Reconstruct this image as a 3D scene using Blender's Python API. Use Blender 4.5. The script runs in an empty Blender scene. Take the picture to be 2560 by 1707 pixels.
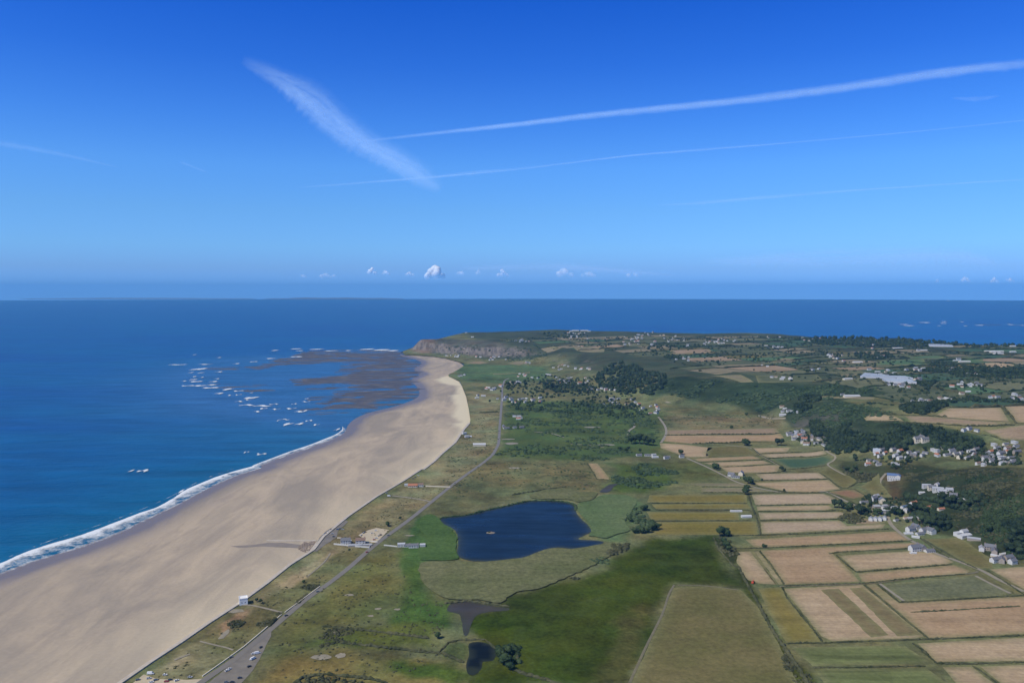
import bpy, bmesh, math, random
import numpy as np
from mathutils import Vector, Matrix
from mathutils.geometry import delaunay_2d_cdt

SC = bpy.context.scene
COL = SC.collection
R = math.radians
random.seed(7)
rng = np.random.default_rng(7)

# ------------------------------------------------------------------ camera
CAM_Z = 370.0
F = 1991.0                 # focal length in pixels of the 2560 px photograph
V_INF = 726.0              # row of the infinitely distant horizon
PITCH = math.atan((853.5 - V_INF) / F)
cam = bpy.data.cameras.new('camera')
cam.sensor_width = 36.0
cam.lens = 36.0 * F / 2560.0
cam.clip_start = 1.0
cam.clip_end = 400000.0
cam_ob = bpy.data.objects.new('camera', cam)
COL.objects.link(cam_ob)
cam_ob.location = (0, 0, CAM_Z)
cam_ob.rotation_euler = (math.pi / 2 - PITCH, 0, 0)
SC.camera = cam_ob

# ------------------------------------------------------------------ sky and sun
SUN_EL, SUN_AZ = 50.0, 236.0          # azimuth clockwise from +Y (north): the sun stands behind and to the left
world = bpy.data.worlds.new('World')
SC.world = world
world.use_nodes = True
wn, wl = world.node_tree.nodes, world.node_tree.links
bg = wn['Background']
sky = wn.new('ShaderNodeTexSky')
sky.sky_type = 'NISHITA'
sky.sun_disc = False
sky.sun_elevation = R(SUN_EL)
sky.sun_rotation = R(SUN_AZ)
sky.altitude = 300
sky.air_density = 1.0
sky.dust_density = 0.3
sky.ozone_density = 2.0
SKY_STRENGTH = 0.1
# grade of the Nishita sky by elevation: the photograph's camera shows it far more saturated
RAW = {0: (.68, .64, .48), .5: (.678, .662, .50), 1.5: (.659, .707, .579), 3: (.588, .689, .63), 5.5: (.413, .571, .664), 8.5: (.294, .444, .61), 11.5: (.231, .363, .545), 15.3: (.186, .30, .48), 20.2: (.143, .236, .403)}
WANT = {0: (.18, .50, 1.2), .5: (.20, .48, 1.04), 1.5: (.23, .48, .93), 3: (.23, .54, .97), 5.5: (.165, .46, .965), 8.5: (.110, .37, .96), 11.5: (.060, .26, .87), 15.3: (.027, .17, .75), 20.2: (.009, .107, .62)}
tcd = wn.new('ShaderNodeTexCoord'); sxyz = wn.new('ShaderNodeSeparateXYZ'); cxyz = wn.new('ShaderNodeCombineXYZ')
wl.new(tcd.outputs['Generated'], sxyz.inputs[0])
zm = wn.new('ShaderNodeMath'); zm.operation = 'MAXIMUM'; zm.inputs[1].default_value = .004; wl.new(sxyz.outputs[2], zm.inputs[0])
wl.new(sxyz.outputs[0], cxyz.inputs[0]); wl.new(sxyz.outputs[1], cxyz.inputs[1]); wl.new(zm.outputs[0], cxyz.inputs[2]); wl.new(cxyz.outputs[0], sky.inputs[0])
rp = wn.new('ShaderNodeValToRGB'); els = rp.color_ramp.elements
stops = [(math.sin(R(e)), tuple(WANT[e][i] / RAW[e][i] / 4 for i in range(3))) for e in WANT] + [(math.sin(R(32)), (.09, .10, .12)), (math.sin(R(60)), (.10, .10, .10))]
els.remove(els[1])
for i, (p, c) in enumerate(stops):
    el = els[0] if i == 0 else els.new(p)
    el.position = p; el.color = (*c, 1)
wl.new(zm.outputs[0], rp.inputs[0])
m1 = wn.new('ShaderNodeVectorMath'); m1.operation = 'MULTIPLY'; m2 = wn.new('ShaderNodeVectorMath'); m2.operation = 'SCALE'; m2.inputs['Scale'].default_value = 4.0
wl.new(sky.outputs[0], m1.inputs[0]); wl.new(rp.outputs[0], m1.inputs[1]); wl.new(m1.outputs[0], m2.inputs[0]); wl.new(m2.outputs[0], bg.inputs[0])
bg.inputs[1].default_value = SKY_STRENGTH

sun = bpy.data.lights.new('sun', 'SUN')
sun.energy = 3.9
sun.angle = R(0.53)
sun.color = (1.0, 0.955, 0.89)
sun_ob = bpy.data.objects.new('sun', sun)
COL.objects.link(sun_ob)
SDIR = Vector((math.sin(R(SUN_AZ)) * math.cos(R(SUN_EL)), math.cos(R(SUN_AZ)) * math.cos(R(SUN_EL)), math.sin(R(SUN_EL))))
sun_ob.rotation_euler = SDIR.to_track_quat('Z', 'Y').to_euler()
sun_ob.location = (0, 0, 2000)

SC.view_settings.view_transform = 'Standard'
SC.view_settings.look = 'None'
SC.view_settings.exposure = 0.0
SC.view_settings.gamma = 1.0
SC.render.engine = 'CYCLES'
SC.cycles.use_denoising = True
SC.cycles.max_bounces = 6
SC.cycles.volume_bounces = 0
SC.cycles.transparent_max_bounces = 24

HAZE_DENSITY = 2.9e-5
HAZE_COLOR = (0.20, 0.57, 1.0, 1)
ALB = 1.02                 # displayed colour (linear) times this = base colour

# ------------------------------------------------------------------ helpers
CROPS = {'N': (0, 0, 1), 'F': (0, 0, .91875), 'A': (0, 640, 1.8375), 'B': (1280, 640, 1.8375), 'C': (0, 1160, 1.8375), 'D': (1280, 1160, 1.8375),
         'E1': (960, 800, 3.675), 'E2': (1560, 780, 4.704), 'E3': (2060, 780, 4.704), 'E4': (1960, 1040, 3.92), 'E5': (400, 800, 3.36),
         'E6': (300, 1420, 4.704), 'E7': (760, 1180, 4.704), 'G3': (600, 1380, 3.36), 'G4': (1200, 1000, 3.0947), 'G6': (1060, 960, 5.6)}

def N(c, *pts):
    ox, oy, s = CROPS[c]
    return [(ox + p[0] / s, oy + p[1] / s) for p in pts]

CP, SP = math.cos(PITCH), math.sin(PITCH)
def ray(u, v):
    x, y = (u - 1280) / F, -(v - 853.5) / F
    return np.array((x, CP + y * SP, -SP + y * CP))

def plane(u, v, z):
    d = ray(u, v)
    t = (z - CAM_Z) / d[2]
    return (d[0] * t, d[1] * t)

def lin(c):
    c = np.array(c, float) / 255.0
    return np.where(c <= .04045, c / 12.92, ((c + .055) / 1.055) ** 2.4)

def alb(c, k=1.0):
    return tuple(np.clip(lin(c) * ALB * k, 0.003, .85))

def pip(P, poly):
    P = np.atleast_2d(P); poly = np.asarray(poly)
    ins = np.zeros(len(P), bool)
    x, y = P[:, 0], P[:, 1]
    n = len(poly)
    for i in range(n):
        x1, y1 = poly[i]; x2, y2 = poly[(i + 1) % n]
        if y1 == y2: continue
        c = ((y1 > y) != (y2 > y)) & (x < (x2 - x1) * (y - y1) / (y2 - y1) + x1)
        ins ^= c
    return ins

def pdist(P, poly, closed=True):
    P = np.atleast_2d(P); poly = np.asarray(poly)
    best = np.full(len(P), 1e18)
    n = len(poly)
    for i in range(n if closed else n - 1):
        a = poly[i]; b = poly[(i + 1) % n]
        ab = b - a
        L = (ab ** 2).sum() + 1e-9
        t = np.clip(((P - a) @ ab) / L, 0, 1)
        q = a + t[:, None] * ab
        best = np.minimum(best, ((P - q) ** 2).sum(1))
    return np.sqrt(best)

def hash2(ix, iy, s):
    n = (ix * 374761393 + iy * 668265263 + s * 974634777) & 0xffffffff
    n = ((n ^ (n >> 13)) * 1274126177) & 0xffffffff
    return ((n ^ (n >> 16)) & 0xffff) / 65535.0

def vnoise(x, y, s=0):
    x = np.asarray(x, float); y = np.asarray(y, float)
    ix = np.floor(x).astype(np.int64); iy = np.floor(y).astype(np.int64)
    fx = x - ix; fy = y - iy
    fx = fx * fx * (3 - 2 * fx); fy = fy * fy * (3 - 2 * fy)
    a = hash2(ix, iy, s); b = hash2(ix + 1, iy, s); c = hash2(ix, iy + 1, s); d = hash2(ix + 1, iy + 1, s)
    return a + (b - a) * fx + (c - a) * fy + (a - b - c + d) * fx * fy

def fbm(x, y, s=0, o=4):
    t = 0; a = .5; k = 1
    for i in range(o):
        t = t + a * vnoise(np.asarray(x) * k, np.asarray(y) * k, s + i * 17); a *= .5; k *= 2.03
    return t / (1 - .5 ** o)

# ------------------------------------------------------------------ terrain heights
CTRL = [(1052, 848, 77), (1091, 850, 72), (1075, 857, 60), (1014, 878, 9), (1033, 868, 29), (1044, 856, 58), (1060, 880, 12), (1088, 882, 9), (1120, 864, 54), (1120, 886, 8), (1172, 866, 57), (1230, 866, 57), (1290, 868, 60), (1406, 882, 60), (1500, 888, 62),
        (1560, 905, 68), (1680, 930, 68), (1687, 952, 63), (1800, 955, 70), (1900, 960, 72), (1987, 988, 74), (2130, 1012, 76), (2113, 1062, 58),
        (2230, 1145, 28), (2120, 1170, 8), (2450, 1135, 45), (2350, 1080, 74), (2560, 1085, 84), (2200, 1062, 72), (2400, 1200, 45), (2300, 1255, 24),
        (2560, 1200, 70), (2560, 1300, 38), (2480, 1330, 18), (2400, 1295, 20), (2240, 1200, 18), (2660, 1200, 85), (2700, 1100, 92),
        (1300, 845, 75), (1500, 850, 80), (1700, 870, 82), (1900, 880, 85), (2100, 900, 88), (2300, 920, 90), (2560, 930, 94), (2300, 1000, 82),
        (2560, 1010, 88), (1800, 900, 78), (2000, 930, 80), (1161, 832, 80), (1250, 830, 82), (1400, 826, 85), (1600, 832, 86), (1760, 835, 88), (1950, 838, 92),
        (2160, 850, 97), (2272, 853, 98), (2366, 860, 99), (2411, 865, 99), (2560, 867, 100), (2800, 868, 100), (3300, 900, 100), (3200, 1100, 95),
        (3200, 1300, 50), (3200, 1500, 10),
        # foot of the escarpment and the plain (the surface is cut level at PLAIN)
        (1040, 893, 4), (1110, 900, 4), (1170, 892, 5), (1230, 893, 5), (1290, 897, 6), (1340, 918, 4), (1400, 918, 9), (1450, 945, 6), (1487, 972, 4), (1560, 1000, 4),
        (1620, 1020, 4), (1679, 1016, 4), (1773, 1026, 4), (1900, 1040, 4), (1976, 1072, 4), (2062, 1124, 4), (2103, 1172, 4), (2123, 1215, 4), (2177, 1248, 4),
        (2240, 1315, 4), (2302, 1345, 4), (2440, 1375, 4), (2560, 1410, 4), (2800, 1500, 4),
        (1160, 913, 3), (1100, 1150, 3), (600, 1500, 3), (900, 1300, 3), (1300, 1700, 3), (1500, 1400, 3), (1800, 1300, 3), (2000, 1250, 3), (2100, 1400, 3),
        (2300, 1450, 3), (2560, 1550, 3), (1300, 1000, 3), (1500, 1080, 3), (1800, 1100, 3), (1700, 1060, 3), (1200, 950, 3), (1350, 970, 3), (1600, 1060, 3),
        (1900, 1130, 3), (2000, 1180, 3), (-300, 1880, 3), (3300, 1880, 3), (1300, 1900, 3), (1010, 893, 2), (2700, 1700, 3)]
PLAIN = 6.0
cp = np.array([plane(u, v, z) for u, v, z in CTRL]); cz = np.array([c[2] for c in CTRL], float)
def kern(d): return d
A_ = kern(np.linalg.norm(cp[:, None] - cp[None], axis=2) + 0.0)
n_ = len(cp)
M_ = np.zeros((n_ + 3, n_ + 3)); M_[:n_, :n_] = A_ + np.eye(n_) * 0.0
M_[:n_, n_] = 1; M_[:n_, n_ + 1:] = cp / 1000; M_[n_, :n_] = 1; M_[n_ + 1:, :n_] = cp.T / 1000
W_ = np.linalg.solve(M_, np.concatenate([cz, [0, 0, 0]]))
GX0, GY0, GS = -3600.0, -200.0, 20.0
gx = np.arange(GX0, 7600, GS); gy = np.arange(GY0, 8600, GS)
GXX, GYY = np.meshgrid(gx, gy)
Hh = np.full(GXX.shape, W_[n_]) + (GXX * W_[n_ + 1] + GYY * W_[n_ + 2]) / 1000
for i in range(n_):
    Hh += W_[i] * kern(np.sqrt((GXX - cp[i, 0]) ** 2 + (GYY - cp[i, 1]) ** 2))
hillness = np.clip((Hh - 8) / 25, 0, 1)
slopy = np.hypot(*np.gradient(Hh, GS))
Hh += hillness * ((fbm(GXX / 160, GYY / 160, 3) - .5) * 9 + (fbm(GXX / 55, GYY / 55, 9) - .5) * np.clip(slopy * 80, 1.5, 26))
Hh = np.clip(Hh, PLAIN, 118)
Hs = Hh.copy()
Hs[1:-1, 1:-1] = (Hh[1:-1, 1:-1] * 4 + Hh[:-2, 1:-1] + Hh[2:, 1:-1] + Hh[1:-1, :-2] + Hh[1:-1, 2:]) / 8
Hh = Hs

def h(x, y):
    x = np.asarray(x, float); y = np.asarray(y, float)
    fx = np.clip((x - GX0) / GS, 0, len(gx) - 1.001); fy = np.clip((y - GY0) / GS, 0, len(gy) - 1.001)
    ix = fx.astype(int); iy = fy.astype(int); fx = fx - ix; fy = fy - iy
    return (Hh[iy, ix] * (1 - fx) + Hh[iy, ix + 1] * fx) * (1 - fy) + (Hh[iy + 1, ix] * (1 - fx) + Hh[iy + 1, ix + 1] * fx) * fy

TS = np.concatenate([np.arange(350, 3000, 8), np.arange(3000, 7800, 14)]).astype(float)
def G(u, v):
    """the point of the ground seen at photo pixel u, v"""
    d = ray(u, v)
    xs = d[0] / d[1] * TS; zs = CAM_Z + d[2] / d[1] * TS
    hz = h(xs, TS)
    k = np.nonzero(zs < hz)[0]
    if len(k) == 0 or k[0] == 0:
        return plane(u, v, 90.0 if len(k) == 0 and v < 900 else PLAIN)
    k = k[0]
    a, b = TS[k - 1], TS[k]
    e0 = zs[k - 1] - hz[k - 1]; e1 = zs[k] - hz[k]
    t = a + (b - a) * e0 / (e0 - e1)
    return (d[0] / d[1] * t, t)

def GP(c, *pts):
    return [G(u, v) for u, v in N(c, *pts)]

# ------------------------------------------------------------------ materials
def new_mat(name):
    m = bpy.data.materials.new(name); m.use_nodes = True
    n, l = m.node_tree.nodes, m.node_tree.links
    return m, n, l, n['Principled BSDF']

def noise_node(n, l, scale, detail=4, rough=.55, vec=None, dist=0.0):
    t = n.new('ShaderNodeTexNoise'); t.inputs['Scale'].default_value = scale
    t.inputs['Detail'].default_value = detail; t.inputs['Roughness'].default_value = rough; t.inputs['Distortion'].default_value = dist
    if vec is not None: l.new(vec, t.inputs['Vector'])
    return t

def ramp(n, l, fac, stops):
    r = n.new('ShaderNodeValToRGB')
    el = r.color_ramp.elements
    el[0].position, el[0].color = stops[0][0], (*stops[0][1], 1) if len(stops[0][1]) == 3 else stops[0][1]
    el[1].position, el[1].color = stops[-1][0], (*stops[-1][1], 1)
    for p, c in stops[1:-1]:
        e = el.new(p); e.color = (*c, 1)
    l.new(fac, r.inputs[0]); return r

def mixc(n, l, fac, a, b, mode='MIX'):
    m = n.new('ShaderNodeMix'); m.data_type = 'RGBA'; m.blend_type = mode
    for s, val in ((0, fac), (6, a), (7, b)):
        if isinstance(val, (int, float)): m.inputs[s].default_value = val
        elif isinstance(val, tuple): m.inputs[s].default_value = (*val[:3], 1)
        else: l.new(val, m.inputs[s])
    return m.outputs[2]

def coords(n, l, scale=(1, 1, 1), rotz=0.0):
    g = n.new('ShaderNodeNewGeometry')
    mp = n.new('ShaderNodeMapping'); mp.inputs['Scale'].default_value = scale; mp.inputs['Rotation'].default_value = (0, 0, rotz)
    l.new(g.outputs['Position'], mp.inputs['Vector'])
    return mp.outputs[0]

def mr(n, l, val, a, b, c, d):
    m = n.new('ShaderNodeMapRange')
    l.new(val, m.inputs[0])
    for i, x in enumerate((a, b, c, d)): m.inputs[i + 1].default_value = x
    return m.outputs[0]

def bump(n, l, bs, height, strength, dist):
    b = n.new('ShaderNodeBump'); b.inputs['Strength'].default_value = strength; b.inputs['Distance'].default_value = dist
    l.new(height, b.inputs['Height']); l.new(b.outputs[0], bs.inputs['Normal']); return b

def simple_mat(name, col, rough=.85, var=.18, scale=.25, spec=.2, metallic=0.0):
    m, n, l, bs = new_mat(name)
    t = noise_node(n, l, scale, 4, .6, coords(n, l))
    v = mr(n, l, t.outputs[0], .25, .75, 1 - var, 1 + var)
    hsv = n.new('ShaderNodeHueSaturation'); hsv.inputs['Color'].default_value = (*col[:3], 1)
    l.new(v, hsv.inputs['Value']); l.new(hsv.outputs[0], bs.inputs['Base Color'])
    bs.inputs['Specular IOR Level'].default_value = spec
    bs.inputs['Metallic'].default_value = metallic
    return m

def soil_mat(name, c1, c2, rows=0.0, ang=0.0, var=.16):
    """bare earth or crop: patches of two tones and faint drill rows"""
    m, n, l, bs = new_mat(name)
    big = noise_node(n, l, .012, 5, .6, coords(n, l))
    fine = noise_node(n, l, .22, 3, .6, coords(n, l))
    streak = noise_node(n, l, .05, 3, .6, coords(n, l, (.15, 1.8, 1), ang))
    c = mixc(n, l, mr(n, l, big.outputs[0], .38, .64, 0, 1), tuple(c1), tuple(c2))
    mg = n.new('ShaderNodeAttribute'); mg.attribute_name = 'margin'
    mf = n.new('ShaderNodeMath'); mf.operation = 'MULTIPLY'; mf.inputs[1].default_value = .75; l.new(mg.outputs['Fac'], mf.inputs[0])
    c = mixc(n, l, mf.outputs[0], c, alb((120, 120, 82)))
    wv = n.new('ShaderNodeTexWave'); wv.wave_type = 'BANDS'; wv.bands_direction = 'Y'; wv.inputs['Scale'].default_value = .055; wv.inputs['Distortion'].default_value = .6; wv.inputs['Detail'].default_value = 2; wv.inputs['Detail Scale'].default_value = .3
    l.new(coords(n, l, (1, 1, 1), ang), wv.inputs['Vector'])
    c = mixc(n, l, mr(n, l, wv.outputs['Fac'], .0, .16, .14, 0), c, (.10, .08, .05))
    f = mr(n, l, fine.outputs[0], .3, .7, 1 - var, 1 + var)
    s = mr(n, l, streak.outputs[0], .35, .65, 1 - rows, 1 + rows)
    mu = n.new('ShaderNodeMath'); mu.operation = 'MULTIPLY'; l.new(f, mu.inputs[0]); l.new(s, mu.inputs[1])
    hsv = n.new('ShaderNodeHueSaturation'); l.new(c, hsv.inputs['Color']); l.new(mu.outputs[0], hsv.inputs['Value'])
    l.new(hsv.outputs[0], bs.inputs['Base Color'])
    bs.inputs['Roughness'].default_value = 1; bs.inputs['Specular IOR Level'].default_value = .02
    return m

def leaf_mat(name, dark, light, scale=.35):
    m, n, l, bs = new_mat(name)
    t = noise_node(n, l, scale, 3, .6, coords(n, l))
    t2 = noise_node(n, l, .03, 2, .5, coords(n, l))
    mu = n.new('ShaderNodeMath'); mu.operation = 'ADD'; l.new(t.outputs[0], mu.inputs[0]); l.new(t2.outputs[0], mu.inputs[1])
    c = mixc(n, l, mr(n, l, mu.outputs[0], .75, 1.25, 0, 1), tuple(dark), tuple(light))
    l.new(c, bs.inputs['Base Color']); bs.inputs['Roughness'].default_value = .9; bs.inputs['Specular IOR Level'].default_value = .04
    return m

MT = {}
MT['tree_dark'] = leaf_mat('foliage_dark', (.014, .026, .016), (.054, .078, .036), .1)
MT['tree_mid'] = leaf_mat('foliage_mid', (.024, .044, .018), (.062, .088, .036), .2)
MT['hedge'] = leaf_mat('hedge_leaves', (.042, .050, .022), (.11, .108, .055), .12)
MT['scrub'] = leaf_mat('scrub_leaves', (.030, .056, .026), (.085, .12, .055), .12)
MT['reed'] = leaf_mat('reed_leaves', (.045, .07, .03), (.10, .12, .05), .3)
MT['bark'] = simple_mat('bark', (.09, .07, .05))
MT['white'] = simple_mat('white_render', (.60, .59, .555), .8, .06, .5)
MT['limewash'] = simple_mat('bright_limewash', (.84, .83, .80), .8, .04, .5)
MT['cream'] = simple_mat('cream_render', (.68, .61, .47), .8, .08, .5)
MT['stone'] = simple_mat('granite_wall', (.36, .31, .26), .9, .2, .9)
MT['slate'] = simple_mat('slate_roof', (.15, .155, .17), .6, .2, .9, .4)
MT['greyroof'] = simple_mat('light_grey_roof', (.34, .35, .37), .6, .15, .9, .4)
MT['whiteroof'] = simple_mat('white_sheet_roof', (.52, .53, .54), .6, .12, .6, .4)
MT['tile'] = simple_mat('red_tile_roof', (.40, .17, .10), .8, .2, .9)
MT['brownroof'] = simple_mat('brown_roof', (.22, .15, .115), .8, .2, .9)
MT['blueroof'] = simple_mat('blue_roof', (.10, .16, .30), .45, .1, .6, .5)
MT['door'] = simple_mat('painted_door', (.10, .13, .12), .5)
MT['brick'] = simple_mat('chimney_brick', (.38, .24, .17))
def glass_mat():
    m, n, l, bs = new_mat('window_glass')
    t = noise_node(n, l, 1.5, 2, .5, coords(n, l))
    c = mixc(n, l, t.outputs[0], (.02, .03, .045), (.06, .075, .09))
    l.new(c, bs.inputs['Base Color']); bs.inputs['Roughness'].default_value = .12; bs.inputs['Specular IOR Level'].default_value = .7
    return m
MT['glass'] = glass_mat()
MT['greenhouse'] = simple_mat('greenhouse_glazing', (.30, .35, .42), .4, .2, .12, .6)
MT['rock'] = simple_mat('rock', (.24, .19, .15), .95, .35, .12)
MT['concrete'] = simple_mat('sea_wall_concrete', (.50, .44, .35), .9, .18, .15)
MT['asphalt'] = simple_mat('asphalt', (.20, .182, .148), .9, .12, .08)
MT['gravel'] = simple_mat('gravel', (.205, .182, .142), .95, .22, .1)
MT['track'] = simple_mat('sandy_track', (.28, .245, .17), .95, .2, .2)
MT['paving'] = simple_mat('pale_gravel_yard', (.50, .42, .28), .95, .12, .2)
MT['tyre'] = simple_mat('rubber', (.03, .03, .03))
MT['lamp'] = simple_mat('headlight_lens', (.6, .6, .58), .2)
for k, c in dict(car_white=(.75, .75, .74), car_silver=(.45, .46, .48), car_black=(.03, .03, .035), car_blue=(.04, .08, .2), car_red=(.35, .04, .03), car_grey=(.15, .16, .17)).items():
    MT[k] = simple_mat(k.replace('car_', 'paint_'), c, .3, .04, .6, .6)
MT['wetsand'] = simple_mat('wet_sand', (.24, .205, .165), .7, .12, .1, .1)
MT['drypath'] = simple_mat('trodden_grass', (.17, .15, .08), .95, .25, .2)
MT['tractor_red'] = simple_mat('tractor_paint', (.55, .09, .04), .4, .08)

# ------------------------------------------------------------------ object helpers
def link(name, me, mat=None, parent=None):
    o = bpy.data.objects.new(name, me); COL.objects.link(o)
    if mat is not None: me.materials.append(mat)
    if parent is not None: o.parent = parent
    return o

def mesh(name, V, Fc, mat=None, parent=None, smooth=False):
    me = bpy.data.meshes.new(name)
    me.from_pydata([tuple(map(float, v)) for v in V], [], [tuple(int(i) for i in f) for f in Fc])
    if smooth: me.polygons.foreach_set('use_smooth', [True] * len(me.polygons))
    me.update()
    return link(name, me, mat, parent)

def tag(o, label=None, cat=None, group=None, kind=None):
    if label: o['label'] = label
    if cat: o['category'] = cat
    if group: o['group'] = group
    if kind: o['kind'] = kind
    return o

def structure(o, label=None): return tag(o, label=label, kind='structure')

def empty(name, loc, rz=0.0):
    o = bpy.data.objects.new(name, None); COL.objects.link(o)
    o.location = loc; o.rotation_euler = (0, 0, rz); o.empty_display_size = 1
    return o

def copy_tree(o, parent=None):
    c = o.copy(); COL.objects.link(c)
    if parent is not None: c.parent = parent
    for ch in o.children: copy_tree(ch, c)
    return c

def resample(poly, step, jit=0.0, closed=True, seed=0):
    out = []; n = len(poly); rr = random.Random(seed)
    for i in range(n if closed else n - 1):
        a = np.array(poly[i]); b = np.array(poly[(i + 1) % n]); L = np.linalg.norm(b - a)
        k = max(1, int(L / step))
        nrm = np.array((-(b - a)[1], (b - a)[0])) / (L + 1e-9)
        for j in range(k):
            p = a + (b - a) * j / k
            if j and jit: p = p + nrm * rr.uniform(-jit, jit)
            out.append(tuple(p))
    if not closed: out.append(tuple(poly[-1]))
    return out

def catmull(pts, per=6, closed=False):
    P = [np.array(p, float) for p in pts]; n = len(P); out = []
    rng_ = range(n) if closed else range(n - 1)
    for i in rng_:
        p0 = P[(i - 1) % n] if closed or i > 0 else P[i]; p1 = P[i]; p2 = P[(i + 1) % n]
        p3 = P[(i + 2) % n] if closed or i + 2 < n else P[(i + 1) % n]
        for j in range(per):
            t = j / per
            out.append(tuple(.5 * ((2 * p1) + (-p0 + p2) * t + (2 * p0 - 5 * p1 + 4 * p2 - p3) * t * t + (-p0 + 3 * p1 - 3 * p2 + p3) * t ** 3)))
    if not closed: out.append(tuple(P[-1]))
    return out

def cdt(boundary, inner):
    V = [Vector(p) for p in boundary] + [Vector(p) for p in inner]
    res = delaunay_2d_cdt(V, [], [list(range(len(boundary)))], 1, 1e-4)
    return np.array([tuple(v) for v in res[0]]), res[2]

def sheet(name, poly, off, mat, step=None, zfun=None, attrs=None, edge=None, jit=0.0, seed=0):
    """a sheet following the ground (zfun or h) inside the outline poly"""
    P = np.array(poly); r = np.linalg.norm(P.mean(0))
    if step is None: step = max(8.0, r / 130)
    b = resample(poly, edge or step, jit, True, seed)
    mn, mx = P.min(0), P.max(0)
    X, Y = np.meshgrid(np.arange(mn[0] + step / 2, mx[0], step), np.arange(mn[1] + step / 2, mx[1], step))
    Q = np.stack([X.ravel(), Y.ravel()], 1)
    Q = Q + (np.random.default_rng(seed).random(Q.shape) - .5) * step * .3
    if len(Q): Q = Q[pip(Q, b)]
    if len(Q): Q = Q[pdist(Q, b) > step * .35]
    V, Fc = cdt(b, Q.tolist())
    z = (zfun or h)(V[:, 0], V[:, 1]) + off
    o = mesh(name, np.column_stack([V, z]), Fc, mat, smooth=True)
    if o.data.polygons and o.data.polygons[0].normal.z < 0: o.data.flip_normals()
    if attrs:
        for an, fn in attrs.items():
            at = o.data.attributes.new(an, 'FLOAT', 'POINT'); at.data.foreach_set('value', fn(V[:, 0], V[:, 1]).astype(np.float32))
    return o

def ribbon(name, pts, width, off, mat, zfun=None, per=6, smooth_path=True):
    P = np.array(catmull(pts, per) if smooth_path and len(pts) > 2 else resample(pts, 15, closed=False))
    T = np.gradient(P, axis=0); T /= np.linalg.norm(T, axis=1)[:, None] + 1e-9
    Nn = np.column_stack([-T[:, 1], T[:, 0]])
    w = np.interp(np.linspace(0, 1, len(P)), np.linspace(0, 1, len(width)), width) if hasattr(width, '__len__') else np.full(len(P), width)
    V = []; Fc = []
    K = 3
    for i in range(len(P)):
        for k in range(K):
            q = P[i] + Nn[i] * w[i] * (k / (K - 1) - .5)
            V.append((q[0], q[1], float((zfun or h)(q[0], q[1])) + off))
    for i in range(len(P) - 1):
        for k in range(K - 1):
            a = i * K + k
            Fc.append((a, a + K, a + K + 1, a + 1))
    o = mesh(name, V, Fc, mat)
    if o.data.polygons[0].normal.z < 0: o.data.flip_normals()
    return o

# ------------------------------------------------------------------ coast lines (photo pixels)
WALL_PX = (N('C', (-300, 1480), (300, 1180), (555, 1005), (700, 905), (830, 820), (960, 730), (1100, 640), (1230, 545), (1330, 465), (1440, 395), (1485, 335), (1600, 240), (1730, 150), (1850, 80), (1935, 25)) +
           N('G6', (0, 1195), (150, 1080), (250, 980), (440, 820), (560, 640), (640, 545)))
DUNE_PX = (N('G6', (650, 500), (625, 330), (590, 170), (530, 20)) +
           N('E1', (690, 560), (640, 535), (595, 515), (600, 495), (650, 472), (735, 415), (690, 385), (560, 350), (450, 335), (300, 324), (190, 321)))
WALL = [plane(u, v, PLAIN) for u, v in WALL_PX]
DUNE = [plane(u, v, PLAIN) for u, v in DUNE_PX]
SKYL = [(1006, 881, 2), (1014, 876, 11.8), (1033, 868, 29.4), (1044, 855, 59.3), (1052, 847, 76.8), (1091, 848, 72), (1161, 831.5, 80), (1250, 828.5, 83), (1387, 824, 86), (1470, 827, 86), (1600, 830, 86), (1760, 834, 88),
        (1875, 833, 91), (1951, 836, 92), (2049, 845, 95), (2164, 849, 97), (2272, 852, 98), (2366, 859, 99), (2411, 864, 99), (2560, 866, 100), (2800, 867, 100), (3300, 900, 100)]
FARC = [plane(u, v, z) for u, v, z in SKYL]
LAND = WALL + catmull(DUNE, 3) + FARC + [plane(3300, 1900, PLAIN), plane(1300, 1960, PLAIN), plane(-400, 2010, PLAIN)]

WATER_PX = N('C', (-700, 820), (-300, 610), (0, 500), (140, 448), (300, 400), (430, 355), (560, 305), (650, 262), (740, 218), (830, 176), (920, 128), (1010, 83), (1100, 45), (1200, 14)) + \
           N('A', (1200, 958), (1330, 908), (1420, 878), (1490, 853), (1540, 833), (1578, 812), (1590, 797), (1600, 775), (1635, 745), (1700, 718), (1800, 694), (1880, 668), (1925, 640), (1915, 600),
             (1885, 570), (1925, 545), (1900, 520), (1935, 495), (1915, 478), (1870, 466), (1840, 459))
WATER = catmull([plane(u, v, 0.0) for u, v in WATER_PX], 3)
BEACH = WATER + [plane(u, v, 3) for u, v in [(1000, 886)]] + [plane(u, v, 3.5) for u, v in N('E1', (190, 321))] + DUNE[::-1] + WALL[::-1]
wl_arr = np.array(WATER); back_arr = np.array(WALL + DUNE)
def beach_z(x, y):
    P = np.stack([np.ravel(x), np.ravel(y)], 1)
    a = pdist(P, wl_arr, False); b = pdist(P, back_arr, False)
    t = a / (a + b + 1e-6)
    return .25 + 3.6 * t ** .8 + (fbm(P[:, 0] / 90, P[:, 1] / 90, 5) - .5) * .5 * np.clip(t * 6, 0, 1)

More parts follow.
